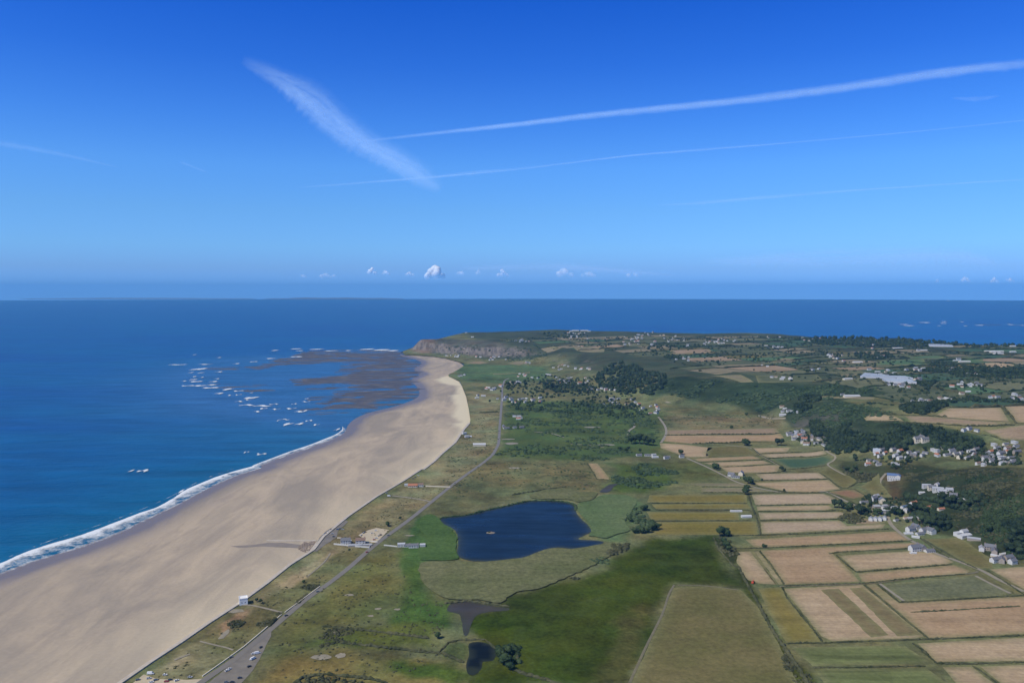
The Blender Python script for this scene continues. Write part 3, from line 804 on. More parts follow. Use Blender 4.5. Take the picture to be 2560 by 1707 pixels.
field('B', FTAN, (912, 551), (1050, 546), (1112, 579), (1050, 581))
field('B', FOLV, (1118, 550), (1400, 545), (1430, 575), (1130, 583))
field('B', FTAN, (1500, 545), (1600, 540), (1610, 553), (1520, 556))
field('E1', BROWN, (742, 392), (880, 376), (960, 391), (880, 404))
field('E1', FTAN, (1130, 402), (1230, 377), (1318, 391), (1240, 418))
field('E1', FTAN, (1000, 494), (1210, 486), (1340, 477), (1345, 486), (1005, 501))
field('E1', FTAN, (1810, 245), (2020, 250), (2120, 262), (1820, 262))
field('E1', FTAN, (1800, 275), (2030, 283), (2020, 296), (1800, 290))
field('E1', FTAN, (1470, 258), (1530, 240), (1600, 250), (1580, 262))
field('B', FTAN, (280, 420), (430, 424), (420, 438), (300, 436))
field('B', BROWN, (720, 432), (900, 425), (930, 445), (740, 452))

# patchwork of smaller fields between the hedgerows on the plateau
HEDGE_JOBS = []        # (list of world points, width, height, place)
PATCH = np.array([G(u, v) for u, v in N('B', (-30, 385), (200, 370), (700, 365), (1300, 372), (1500, 395), (2500, 420), (2500, 690), (1980, 690), (1700, 650), (1650, 610), (1150, 560), (900, 545), (700, 470), (420, 430), (200, 440))])
def bsp(x0, y0, x1, y1, rr, out):
    w, d = x1 - x0, y1 - y0
    if (w < 230 and d < 190) or (rr.random() < .12 and w < 330 and d < 260):
        out.append((x0, y0, x1, y1)); return
    t = rr.uniform(.36, .64)
    if w * .85 > d: bsp(x0, y0, x0 + w * t, y1, rr, out); bsp(x0 + w * t, y0, x1, y1, rr, out)
    else: bsp(x0, y0, x1, y0 + d * t, rr, out); bsp(x0, y0 + d * t, x1, y1, rr, out)
cells = []
bsp(-3200, -3200, 3200, 3200, random.Random(11), cells)
cen = PATCH.mean(0); ca, sa = math.cos(R(14)), math.sin(R(14))
prr = random.Random(5)
def wrp(p):
    x, y = p
    x += 40 * (vnoise(x / 400, y / 400, 5) - .5); y += 60 * (vnoise(x / 300, y / 300, 8) - .5)
    return (cen[0] + x * ca - y * sa, cen[1] + x * sa + y * ca)
npatch = 0
for (x0, y0, x1, y1) in cells:
    g = 5
    q = [wrp((x0 + g, y0 + g)), wrp((x1 - g, y0 + g)), wrp((x1 - g, y1 - g)), wrp((x0 + g, y1 - g))]
    if not pip(np.array([np.mean(q, 0)]), PATCH)[0]: continue
    if prr.random() < .80:
        mt = prr.choice([FTAN, FOLV, FOLV, FOLV, FGRN, BROWN, MOTT, FOLV, FTAN, TEAL, OLIVE, TEAL, MOTT])
        npatch += 1
        o = sheet('field', q, .35, mt, step=max(26, np.linalg.norm(np.mean(q, 0)) / 110), edge=45, seed=npatch + 500); structure(o)
    if prr.random() < .55: HEDGE_JOBS.append(([wrp((x0, y0)), wrp((x1, y0))], prr.uniform(5, 9), prr.uniform(3, 5.5), 'plateau'))
    if prr.random() < .25: HEDGE_JOBS.append(([wrp((x0, y0)), wrp((x0, y1))], prr.uniform(4, 7), prr.uniform(3, 4.5), 'plateau'))

# ------------------------------------------------------------------ roads, tracks, yards
ROAD = GP('C', (560, 1300), (760, 1130), (930, 998), (1090, 885), (1250, 752), (1400, 625), (1500, 555), (1600, 478), (1700, 390), (1770, 335), (1880, 255), (1980, 175), (2060, 110), (2140, 50)) + \
       GP('G6', (800, 1122), (900, 1042), (970, 975), (1012, 900), (1040, 840), (1050, 760), (1060, 600), (1075, 420), (1088, 250), (1094, 150)) + GP('E1', (1085, 640), (1098, 585), (1110, 555), (1150, 535))
structure(ribbon('road', ROAD, (7.5, 7.5, 7.5, 7.5, 7.5, 7, 7, 7, 7, 7, 7), .34, MT['asphalt'], per=5))
structure(sheet('road_verge', GP('C', (830, 1090), (960, 1003), (1090, 892), (1180, 812), (1252, 752), (1245, 790), (1215, 850), (1190, 900), (1150, 960), (1090, 1030), (1000, 1090)), .2, MT['gravel'], step=8, jit=.6, seed=8))
structure(sheet('road_verge', GP('C', (610, 1005), (660, 965), (720, 985), (860, 990), (930, 985), (900, 1010), (760, 1110), (500, 1090)), .22, MT['paving'], step=8, jit=.8, seed=9))
structure(sheet('path', GP('E7', (640, 740), (700, 705), (760, 680), (850, 655), (1000, 680), (960, 720), (900, 780), (850, 830), (740, 830), (700, 780)), .3, MT['paving'], step=8, jit=.5, seed=10))
structure(sheet('path', GP('E7', (180, 770), (250, 700), (330, 650), (480, 560), (520, 580), (400, 690), (380, 770), (250, 850), (150, 930), (90, 940)), .25, MT['gravel'], step=8, jit=.5, seed=11))
TRACKS = [('E6', [(1380, 430), (1560, 440), (1740, 480), (1900, 520)], 3.5), ('E6', [(940, 860), (1100, 900), (1250, 935), (1330, 965)], 2.5), ('E7', [(1040, 280), (1220, 300), (1380, 325), (1490, 350)], 5),
          ('G3', [(560, 210), (700, 90), (760, 10)], 2.2), ('E6', [(640, 1080), (740, 1040), (820, 1010)], 3), ('G4', [(420, 245), (560, 260), (650, 290)], 5), ('G4', [(1380, 130), (1430, 200), (1440, 260), (1400, 330)], 6),
          ('G4', [(1180, 175), (1195, 205), (1150, 240), (1145, 280)], 6), ('G4', [(1600, 450), (1760, 520), (1900, 590), (1990, 635), (2150, 680), (2330, 715)], 5), ('E4', [(340, 745), (430, 745), (600, 830), (740, 890), (800, 905)], 5),
          ('E4', [(1010, 960), (1030, 1030), (1080, 1095), (1200, 1190), (1340, 1270), (1500, 1350), (1700, 1420), (1930, 1510), (2100, 1600), (2352, 1720)], 6), ('E4', [(800, 905), (880, 930), (1010, 960)], 5),
          ('E4', [(390, 325), (440, 360), (500, 395), (490, 430), (430, 470), (470, 510), (600, 580)], 4), ('D', [(1230, 562), (1420, 556), (1640, 548), (1880, 520), (2100, 502), (2140, 492)], 3.5), ('D', [(1690, 549), (1760, 600), (1800, 628)], 4),
          ('D', [(2130, 513), (2220, 560), (2290, 594)], 4), ('D', [(745, 555), (720, 600), (690, 690), (620, 830), (560, 960), (540, 1005)], 2.6), ('D', [(760, 556), (900, 560), (1040, 578)], 2), ('E4', [(1000, 560), (940, 640), (960, 700), (1040, 790)], 5),
          ('G4', [(1900, 350), (2090, 370), (2180, 430), (2340, 520)], 4), ('E2', [(490, 1055), (550, 1070)], 8), ('E2', [(1590, 1190), (1600, 1225), (1700, 1250), (1900, 1250)], 6), ('G4', [(700, 340), (860, 350), (960, 365)], 4),
          ('C', [(1980, 300), (1990, 330)], 3), ('G6', [(130, 1500), (480, 1350), (510, 1335)], 3)]
for c, pts, w in TRACKS[:-2]:
    structure(ribbon('path', GP(c, *pts), w, .42, MT['drypath'] if c == 'D' and w < 4 else MT['track']))
# bare sandy scrapes in the dune grass
for c, (x, y), a, b in [('E6', (1225, 780), 4, 14), ('E6', (1350, 500), 12, 6), ('G3', (690, 880), 11, 6), ('G3', (850, 868), 6, 6), ('G3', (920, 360), 6, 4), ('G3', (1100, 535), 4, 3), ('G3', (820, 670), 5, 4), ('G3', (1160, 475), 4, 3),
                        ('G3', (1320, 480), 4, 3), ('G4', (270, 525), 14, 8), ('G4', (870, 210), 22, 10), ('G4', (240, 335), 16, 14), ('G6', (1180, 770), 20, 8), ('E7', (1240, 745), 8, 3), ('G4', (980, 345), 26, 9)]:
    cx, cy = GP(c, (x, y))[0]
    pl = [(cx + a * math.cos(t) * random.uniform(.7, 1.15), cy + b * math.sin(t) * random.uniform(.7, 1.15)) for t in np.linspace(0, 2 * math.pi, 14)[:-1]]
    structure(sheet('sand_path', pl, .3, MT['track'], step=12, edge=4))

# ------------------------------------------------------------------ sea wall
def lumpy_strip(name, pts, width, height, mat, off=0.0, seed=0, lump=.55, step=None, base=-.4, parent=None):
    r_ = np.linalg.norm(np.mean(pts, 0)); step = step or max(2.2, r_ / 600)
    P = np.array(resample(pts, step, closed=False)); T = np.gradient(P, axis=0); T /= np.linalg.norm(T, axis=1)[:, None] + 1e-9
    Nn = np.column_stack([-T[:, 1], T[:, 0]])
    rr = np.random.default_rng(seed + 100)
    prof = [(-.5, 0), (-.52, .55), (-.25, .95), (.05, 1.05), (.3, .9), (.5, .5), (.5, 0)]
    V = []; Fc = []; K = len(prof)
    Z = h(P[:, 0], P[:, 1])
    gap = fbm(np.arange(len(P)) * .13 + seed * 7, np.zeros(len(P)), seed)
    for i in range(len(P)):
        w = width * (1 + lump * (rr.random() - .5) * 2) * (.75 + .5 * gap[i]); hh = height * (1 + lump * (rr.random() - .5) * 2) * (.5 + gap[i])
        if i in (0, len(P) - 1): hh *= .5; w *= .5
        for a, b in prof:
            q = P[i] + Nn[i] * a * w * (1 + lump * .6 * (rr.random() - .5))
            V.append((q[0], q[1], Z[i] + off + (base if b == 0 else b * hh * (1 + lump * .5 * (rr.random() - .5)))))
    for i in range(len(P) - 1):
        for k in range(K - 1):
            a = i * K + k; Fc.append((a, a + 1, a + K + 1, a + K))
    Fc.append(tuple(range(K))); Fc.append(tuple(range((len(P) - 1) * K, len(P) * K))[::-1])
    return mesh(name, V, Fc, mat, parent)

def wall_strip(name, pts, width, top, bottom, mat, parent=None, zf=None):
    P = np.array(resample(pts, 10, closed=False)); T = np.gradient(P, axis=0); T /= np.linalg.norm(T, axis=1)[:, None] + 1e-9
    Nn = np.column_stack([-T[:, 1], T[:, 0]])
    V = []; Fc = []
    for i in range(len(P)):
        z0 = 0 if zf is None else float(zf(*P[i]))
        for a, z in ((-.5, bottom), (-.5, top), (.5, top), (.5, bottom)):
            q = P[i] + Nn[i] * a * width; V.append((q[0], q[1], z0 + z))
    for i in range(len(P) - 1):
        for k in range(4):
            a = i * 4 + k; b = i * 4 + (k + 1) % 4; Fc.append((a, b, b + 4, a + 4))
    Fc.append((0, 1, 2, 3)); L = (len(P) - 1) * 4; Fc.append((L + 3, L + 2, L + 1, L))
    o = mesh(name, V, Fc, mat, parent)
    return o
sw = empty('sea_wall', (0, 0, 0))
tag(sw, 'long pale concrete sea wall running between the sandy beach and the grass', 'sea wall')
wall_strip('wall_top', WALL, 4.2, 7.3, 2.0, MT['concrete'], sw)
SWN = [(p[0] - 4, p[1]) for p in WALL]
wall_strip('foot_step', [(p[0] - 4.2, p[1] + 1.0) for p in WALL], 3.2, 5.0, 1.6, MT['concrete'], sw)
# slipway and rock armour where the stream crosses the sand
slip = wall_strip('slipway', GP('C', (1455, 345), (1400, 345), (1310, 345), (1225, 343)), 4, .3, -4, MT['concrete'])
for v_ in slip.data.vertices:
    d = pdist(np.array([[v_.co.x, v_.co.y]]), wall_arr, False)[0]
    v_.co.z = float(beach_z(v_.co.x, v_.co.y)[0]) + (.9 if v_.co.z > 0 else -1.5)
tag(slip, 'straight concrete slipway running down from the sea wall onto the beach sand', 'slipway')
def rock_pile(name, poly, n, size, zf, mat, label, cat, seed=0, kind=None):
    rr = np.random.default_rng(seed); P = np.array(poly); mn, mx = P.min(0), P.max(0)
    V = []; Fc = []
    bm = bmesh.new(); bmesh.ops.create_icosphere(bm, subdivisions=1, radius=1); bv = np.array([v.co[:] for v in bm.verts]); bf = [[v.index for v in f.verts] for f in bm.faces]; bm.free()
    k = 0
    while k < n:
        q = mn + rr.random(2) * (mx - mn)
        if not pip(q[None], P)[0]: continue
        s = size * rr.uniform(.5, 1.4); k += 1
        vv = bv * (1 + (rr.random((len(bv), 1)) - .5) * .5) * np.array((s, s * rr.uniform(.6, 1.2), s * .6))
        b0 = len(V); z = float(np.ravel(zf(q[0], q[1]))[0])
        V += [(a[0] + q[0], a[1] + q[1], a[2] + z) for a in vv]; Fc += [[i + b0 for i in f] for f in bf]
    return tag(mesh(name, V, Fc, mat), label, cat, kind=kind)
rock_pile('rubble', GP('C', (1365, 378), (1400, 350), (1470, 345), (1460, 372), (1425, 398), (1390, 398)), 260, 1.4, beach_z, MT['rock'], 'brown rubble of boulders on the sand beside the slipway', 'rubble', 3, 'stuff')
tag(sheet('stream', GP('C', (1440, 358), (1380, 362), (1300, 352), (1225, 352), (1150, 362), (1060, 366), (1100, 374), (1200, 368), (1300, 374), (1400, 380)), .06, MT['wetsand'], zfun=beach_z, step=14, edge=10, jit=1.0, seed=12), kind='structure')

# ------------------------------------------------------------------ intertidal reef
def reef_material():
    m, n, l, bs = new_mat('reef_rock')
    t = noise_node(n, l, .02, 5, .65, coords(n, l, (.6, 1.4, 1)))
    t2 = noise_node(n, l, .006, 4, .6, coords(n, l))
    c = ramp(n, l, t.outputs[0], [(.30, (.040, .042, .055)), (.52, (.080, .078, .085)), (.70, (.21, .18, .145))]).outputs[0]
    c = mixc(n, l, mr(n, l, t2.outputs[0], .42, .62, 0, .6), c, (.095, .088, .09))
    l.new(c, bs.inputs['Base Color']); bs.inputs['Roughness'].default_value = .7
    bump(n, l, bs, t.outputs[0], .8, 3)
    return m
REEF_MAT = reef_material()
def reef(name, blobs, cell, amp, seed, zsea=0.0, extra=None, scale=(150, 26), label=None):
    """blobs: (polygon, weight, soft)"""
    allp = np.concatenate([b[0] for b in blobs]); mn, mx = allp.min(0) - 120, allp.max(0) + 120
    X, Y = np.meshgrid(np.arange(mn[0], mx[0], cell), np.arange(mn[1], mx[1], cell)); P = np.stack([X.ravel(), Y.ravel()], 1)
    m = np.full(len(P), -1.0)
    for poly, w, soft in blobs:
        d = pdist(P, poly); d = np.where(pip(P, poly), d, -d)
        m = np.maximum(m, np.clip(d / soft, -1, 1) * (w + 1) / 2 + (w - 1) / 2)
    ang = R(12); xr = P[:, 0] * math.cos(ang) + P[:, 1] * math.sin(ang); yr = -P[:, 0] * math.sin(ang) + P[:, 1] * math.cos(ang)
    f = fbm(xr / scale[0], yr / scale[1], seed, 5) - .5
    f2 = fbm(xr / 420, yr / 130, seed + 5, 4) - .5
    f3 = fbm(xr / 60, yr / 14, seed + 9, 3) - .5
    z = (m * .42 + f * 2.4 + f2 * 1.3 + f3 * 1.5) * amp - 3 * (m < -.72)
    z = np.clip(z, -1.5, 3.2)
    H, W = X.shape; idx = np.arange(H * W).reshape(H, W)
    keep = z.reshape(H, W) > -1.2
    q = keep[:-1, :-1] | keep[1:, :-1] | keep[:-1, 1:] | keep[1:, 1:]
    Fc = np.stack([idx[:-1, :-1][q], idx[:-1, 1:][q], idx[1:, 1:][q], idx[1:, :-1][q]], 1)
    used = np.unique(Fc); remap = -np.ones(H * W, int); remap[used] = np.arange(len(used))
    o = mesh(name, np.column_stack([P, z + zsea])[used], remap[Fc], REEF_MAT, smooth=True)
    return tag(o, label=label, kind='structure')
SEA = lambda c, *pts: np.array([plane(u, v, 0) for u, v in N(c, *pts)])
reef('rocky_shore', [(SEA('E5', (1620, 330), (1900, 290), (2020, 262), (2060, 300), (2180, 330), (2210, 420), (2120, 450), (2160, 560), (2200, 640), (2080, 660), (1960, 720), (1780, 760), (1600, 740), (1500, 690), (1600, 600), (1480, 500), (1600, 420)), 1.0, 80),
              (SEA('E5', (700, 402), (820, 410), (960, 380), (1200, 370), (1600, 340), (1900, 300), (2050, 270), (1900, 255), (1500, 252), (1250, 262), (1180, 290), (1050, 325), (960, 345), (850, 385)), .95, 45),
              (SEA('E5', (1180, 495), (1300, 488), (1650, 480), (1650, 600), (1400, 590), (1250, 560)), .2, 90),
              (SEA('E5', (1330, 655), (1600, 640), (1700, 700), (1500, 780), (1300, 790), (1240, 765), (1400, 740)), .25, 80),
              (SEA('E5', (400, 400), (640, 395), (640, 415), (420, 412)), .1, 40), (SEA('E5', (430, 540), (880, 545), (950, 590), (760, 600), (500, 575)), -.18, 50)], 11, 1.25, 21)
reef('rocky_shore', [(SEA('E3', (1780, 156), (2090, 158), (2060, 147), (1840, 147)), .9, 60), (SEA('E3', (2180, 152), (2352, 160), (2352, 150)), .1, 40)], 24, 3.0, 33)

# ------------------------------------------------------------------ surf
def foam_material(name, edge):
    m, n, l, bs = new_mat(name)
    a = n.new('ShaderNodeAttribute'); a.attribute_name = 'foam'
    t = noise_node(n, l, .055 if edge else .03, 5, .7, coords(n, l, (1, 1, 1)), .8)
    t2 = noise_node(n, l, .22, 4, .75, coords(n, l))
    ad = n.new('ShaderNodeMath'); ad.operation = 'ADD'; l.new(a.outputs['Fac'], ad.inputs[0]); l.new(t.outputs[0], ad.inputs[1])
    ad2 = n.new('ShaderNodeMath'); ad2.operation = 'MULTIPLY_ADD'; l.new(t2.outputs[0], ad2.inputs[0]); ad2.inputs[1].default_value = .55; l.new(ad.outputs[0], ad2.inputs[2])
    al = mr(n, l, ad2.outputs[0], 1.02, 1.45, 0, 1)
    bs.inputs['Base Color'].default_value = (.74, .78, .80, 1); bs.inputs['Roughness'].default_value = .9
    l.new(al, bs.inputs['Alpha'])
    return m
FOAM = foam_material('foam', True)
def foam_band(name, A, B, prof, zf, seed):
    """strip between the polylines A (seaward) and B, foam amount by prof across"""
    n = 420
    def rs(L):
        L = np.array(catmull(L, 6)); s = np.concatenate([[0], np.cumsum(np.linalg.norm(np.diff(L, axis=0), axis=1))]); t = np.linspace(0, s[-1], n)
        return np.column_stack([np.interp(t, s, L[:, 0]), np.interp(t, s, L[:, 1])])
    a, b = rs(A), rs(B); K = len(prof); V = []; Fc = []; fo = []
    nz = fbm(np.linspace(0, 60, n), np.zeros(n), seed)
    for i in range(n):
        for k in range(K):
            t = k / (K - 1); q = a[i] * (1 - t) + b[i] * t
            V.append((q[0], q[1], zf(q, t))); fo.append(prof[k] * (.65 + .7 * nz[i]) if prof[k] > 0 else prof[k])
    for i in range(n - 1):
        for k in range(K - 1):
            c = i * K + k; Fc.append((c, c + K, c + K + 1, c + 1))
    o = mesh(name, V, Fc, FOAM, smooth=True)
    if o.data.polygons[0].normal.z < 0: o.data.flip_normals()
    at = o.data.attributes.new('foam', 'FLOAT', 'POINT'); at.data.foreach_set('value', np.array(fo, np.float32))
    return tag(o, 'white surf breaking in long lines along the edge of the beach', kind='stuff')
UP = [plane(u, v, 0) for u, v in N('C', (-300, 560), (0, 452), (100, 406), (230, 362), (360, 325), (470, 285), (560, 252), (640, 222), (720, 196), (790, 156), (850, 116), (930, 82), (1000, 55), (1070, 33), (1150, 12)) + N('A', (1160, 962), (1250, 928), (1330, 898), (1420, 868), (1490, 840), (1535, 822), (1568, 800), (1572, 785))]
LO = [plane(u, v + 1.5, 0) for u, v in N('C', (-300, 628), (0, 512), (140, 458), (300, 410), (430, 368), (560, 316), (650, 272), (740, 226), (830, 184), (920, 134), (1010, 88), (1100, 50), (1200, 18)) + N('A', (1200, 962), (1330, 912), (1420, 882), (1490, 856), (1540, 836), (1580, 813), (1592, 797), (1580, 784))]
def surf_z0(q, t): return .5
UP2 = [plane(u, v - 7, 0) for u, v in N('C', (-300, 560), (0, 452), (230, 362), (470, 285), (640, 222), (790, 156), (930, 82), (1070, 33))]
LO2 = [plane(u, v - 3.5, 0) for u, v in N('C', (-300, 560), (0, 452), (230, 362), (470, 285), (640, 222), (790, 156), (930, 82), (1070, 33))]
def surf_z(q, t): return .45 + 1.2 * math.exp(-((t - .2) / .12) ** 2)
foam_band('surf', UP, LO, [-.3, .3, .8, .8, .55, .45, .42, .38, .34, .3, .36, .32, -.1], surf_z, 3)
o2 = foam_band('surf', UP2, LO2, [-.3, .2, .34, .2, -.3], surf_z0, 19); o2['label'] = 'thin broken line of a second wave just off the beach surf'
def whitecaps():
    items = []   # E5 pixels: centre x, y, half length, half thickness
    for x, y, a, b in [(150, 376, 90, 3), (380, 373, 60, 3), (330, 413, 55, 9), (265, 442, 16, 3), (345, 444, 22, 4), (295, 476, 24, 3), (355, 482, 22, 2), (285, 500, 32, 4), (210, 513, 40, 2), (300, 518, 60, 5), (480, 495, 26, 3), (460, 518, 40, 4), (240, 553, 70, 3),
                       (340, 552, 60, 5), (440, 545, 50, 5), (430, 570, 80, 5), (570, 583, 36, 9), (660, 597, 50, 3), (500, 617, 40, 6), (590, 633, 30, 3), (660, 629, 30, 2), (770, 612, 8, 3), (765, 655, 55, 10), (670, 685, 45, 3), (740, 672, 30, 3), (730, 715, 75, 4),
                       (860, 722, 90, 5), (960, 707, 45, 3), (870, 744, 35, 4), (820, 770, 40, 4), (970, 750, 40, 3), (1100, 745, 50, 4), (1130, 706, 26, 2), (1180, 770, 55, 5), (1225, 762, 16, 6), (1232, 662, 12, 3), (1225, 687, 40, 2), (1050, 837, 60, 3), (985, 849, 8, 3), (1080, 875, 36, 11),
                       (1175, 873, 34, 11), (1255, 846, 32, 4), (1310, 882, 26, 5), (500, 436, 40, 3), (650, 367, 30, 3), (790, 351, 34, 3), (930, 324, 45, 3), (970, 256, 28, 4), (1145, 243, 42, 4), (1170, 259, 30, 3), (1315, 246, 66, 4), (1150, 309, 56, 4), (1440, 259, 60, 3), (1585, 257, 30, 3), (1740, 246, 60, 5),
                       (1870, 252, 80, 7), (1960, 258, 56, 5), (500, 316, 20, 2), (290, 292, 14, 2), (1490, 920, 18, 8)]:
        (u, v), = N('E5', (x, y)); items.append((u, v, a / 3.36, b / 3.36))
    for x, y, a, b in [(660, 31, 28, 5), (603, 32, 7, 3), (840, 125, 16, 6)]:
        (u, v), = N('C', (x, y)); items.append((u, v, a / 1.8375, b / 1.8375))
    for x, y, a, b in [(1200, 911, 28, 3), (1130, 903, 12, 2)]:
        (u, v), = N('A', (x, y)); items.append((u, v, a / 1.8375, b / 1.8375))
    for x, y, a, b in [(945, 147, 70, 3), (1000, 161, 70, 2), (1180, 124, 75, 4), (1400, 134, 45, 3), (1410, 113, 40, 2), (1620, 117, 20, 3), (1660, 163, 20, 2), (1350, 163, 14, 2), (1830, 156, 60, 2), (2190, 148, 30, 5), (2330, 157, 30, 3)]:
        (u, v), = N('E3', (x, y)); items.append((u, v, a / 4.704, b / 4.704))
    V = []; Fc = []; fo = []; rr = np.random.default_rng(4)
    for u, v, a, b in items:
        x, y = plane(u, v, 0); sx = y / F * a; sy = (y * y / (370 * F)) * max(b, .7) * 1.0
        tilt = rr.uniform(-.18, .12); nx, ny = 14, 5; b0 = len(V)
        for j in range(ny):
            for i in range(nx):
                s, t = i / (nx - 1) * 2 - 1, j / (ny - 1) * 2 - 1
                V.append((x + s * sx + t * sy * .3, y + t * sy * (1.3 - .3 * s * s) + s * sx * tilt + 8 * math.sin(s * 5 + u), .5 + .8 * max(0, 1 - t * t)))
                fo.append((.35 + 1.0 * float(fbm(s * 3 + u, t * 2 + v, 12))) * (1 - s * s) ** .5 * (1 - t * t) - .1)
        for j in range(ny - 1):
            for i in range(nx - 1):
                c = b0 + j * nx + i; Fc.append((c, c + 1, c + nx + 1, c + nx))
    o = mesh('whitewater_foam', V, Fc, FOAM, smooth=True)
    at = o.data.attributes.new('foam', 'FLOAT', 'POINT'); at.data.foreach_set('value', np.array(fo, np.float32))
    tag(o, 'white water breaking over the reef and rocks offshore', kind='stuff')
whitecaps()

# ------------------------------------------------------------------ reed beds
REEDP = soil_mat('reed_bed_pale', alb((94, 99, 64)), alb((108, 109, 76)), .10, R(25), .3)
REEDG = soil_mat('reed_bed_green', alb((68, 92, 46)), alb((78, 101, 54)), .10, R(25), .25)
REEDM = soil_mat('reed_bed_grey_green', alb((86, 104, 66)), alb((98, 112, 76)), .08, R(25), .25)
def reed_bed(mat, label, seed, *parts):
    P = []
    for c, pts in parts: P += GP(c, *pts)
    P = catmull(P, 3, True)
    zf = lambda x, y: h(x, y) + .9 + .8 * fbm(np.asarray(x) / 6, np.asarray(y) / 6, seed)
    o = sheet('reed_bed', P, 0, mat, step=9, zfun=zf, edge=7, jit=3.2, seed=seed)
    tag(o, label, kind='stuff')
reed_bed(REEDP, 'pale grey-green reed bed on the near side of the lake', 71, ('C', [(1945, 452), (2010, 449), (2100, 446), (2180, 452), (2260, 448), (2352, 438)]), ('D', [(60, 430), (130, 402), (190, 388), (280, 392), (400, 372), (490, 368), (470, 400), (440, 430), (360, 470), (240, 530), (120, 575), (20, 590)]), ('C', [(2300, 640), (2200, 625), (2060, 622), (1980, 580), (1940, 540), (1925, 480)]))
reed_bed(REEDG, 'bright green reed bed on the seaward side of the lake', 72, ('C', [(1935, 250), (1975, 232), (2012, 248), (2038, 278), (2080, 303), (2098, 350), (2094, 400), (2108, 434), (2060, 444), (1990, 444), (1930, 440), (1920, 400), (1960, 340), (1925, 300)]))
reed_bed(REEDM, 'grey-green reed bed on the inland side of the lake', 73, ('G4', [(765, 800), (860, 780), (960, 735), (1130, 740), (1210, 790), (1180, 860), (1120, 940), (1160, 1010), (1060, 1040), (980, 1070), (900, 1060), (840, 1052), (870, 1015), (850, 960), (800, 910), (760, 860)]))
reed_bed(REEDP, 'pale reed fringe on the far side of the lake', 74, ('G4', [(380, 745), (480, 700), (620, 690), (760, 712), (900, 715), (900, 740), (860, 775), (760, 792), (700, 775), (600, 768), (440, 766)]))

# ------------------------------------------------------------------ vegetation
def ico(sub):
    bm = bmesh.new(); bmesh.ops.create_icosphere(bm, subdivisions=sub, radius=1)
    v = np.array([q.co[:] for q in bm.verts]); f = np.array([[q.index for q in p.verts] for p in bm.faces]); bm.free()
    return v, f
IV1, IF1 = ico(1); IV2, IF2 = ico(2)

def crown_arrays(rr, rx, rz, lobes=7, leaves=160, cz=0.0):
    V = []; Fc = []; n = 0
    centers = []
    for i in range(lobes):
        a = rr.uniform(0, 6.283); q = rr.uniform(0, .55) if i else 0
        c = np.array((math.cos(a) * q * rx, math.sin(a) * q * rx, cz + rr.uniform(-.35, .45) * rz)); s = rr.uniform(.42, .62)
        if i == 0: s = .7
        centers.append((c, s))
        vv = IV1 * (1 + (rr.random((len(IV1), 1)) - .5) * .45) * np.array((rx * s, rx * s, rz * s)) + c
        V.append(vv); Fc.append(IF1 + n); n += len(vv)
    L = []
    for k in range(leaves):
        c, s = centers[rr.integers(len(centers))]
        d = rr.normal(size=3); d /= np.linalg.norm(d)
        p = c + d * np.array((rx, rx, rz)) * s * rr.uniform(.9, 1.16)
        t1 = rr.normal(size=3); t1 /= np.linalg.norm(t1); t2 = np.cross(t1, rr.normal(size=3)); t2 /= np.linalg.norm(t2) + 1e-9
        z = rx * rr.uniform(.07, .16)
        L += [p - t1 * z - t2 * z * .6, p + t1 * z - t2 * z * .5, p + t2 * z]
    if L:
        L = np.array(L); V.append(L); Fc.append(np.arange(len(L)).reshape(-1, 3) + n)
    return np.concatenate(V), np.concatenate(Fc)

def np_mesh(name, V, Fc, mat, parent=None, smooth=False):
    me = bpy.data.meshes.new(name)
    V = np.asarray(V, np.float32); Fc = np.asarray(Fc, np.int32); k = Fc.shape[1]
    me.vertices.add(len(V)); me.vertices.foreach_set('co', V.ravel())
    me.loops.add(Fc.size); me.loops.foreach_set('vertex_index', Fc.ravel())
    me.polygons.add(len(Fc)); me.polygons.foreach_set('loop_start', np.arange(0, Fc.size, k, dtype=np.int32)); me.polygons.foreach_set('loop_total', np.full(len(Fc), k, np.int32))
    if smooth: me.polygons.foreach_set('use_smooth', np.ones(len(Fc), bool))
    me.update(); me.validate()
    return link(name, me, mat, parent)

def tapered(V, Fc, p0, p1, r0, r1, k=6):
    p0 = Vector(p0); p1 = Vector(p1); d = (p1 - p0).normalized(); a = d.orthogonal().normalized(); b = d.cross(a); n = len(V)
    for p, r_ in ((p0, r0), (p1, r1)):
        for i in range(k):
            t = 2 * math.pi * i / k; V.append(tuple(p + a * r_ * math.cos(t) + b * r_ * math.sin(t)))
    for i in range(k):
        j = (i + 1) % k; Fc.append((n + i, n + j, n + k + j, n + k + i))

def make_tree(kind, seed):
    rr = np.random.default_rng(seed)
    root = empty(kind, (0, 0, -100))
    V = []; Fc = []
    if kind == 'cypress_tree':
        tapered(V, Fc, (0, 0, -.5), (0, 0, 9), .3, .12)
        vv, ff = crown_arrays(rr, 2.2, 6.5, 9, 200, 7.0)
        mat = MT['tree_dark']
    else:
        tapered(V, Fc, (0, 0, -.6), (.2, .1, 3.2), .42, .3)
        for i in range(5):
            a = i * 1.26 + rr.uniform(-.3, .3); tapered(V, Fc, (.2, .1, 2.8), (.2 + 2.4 * math.cos(a), .1 + 2.4 * math.sin(a), 5.6 + rr.uniform(-.6, .8)), .2, .07, 5)
        if kind == 'pine_tree': vv, ff = crown_arrays(rr, 4.6, 3.6, 8, 220, 7.0); mat = MT['tree_dark']
        else: vv, ff = crown_arrays(rr, 5.0, 4.0, 8, 240, 5.6); mat = MT['tree_mid']
    mesh('trunk', V, Fc, MT['bark'], root)
    np_mesh('crown', vv, ff, mat, root)
    return root
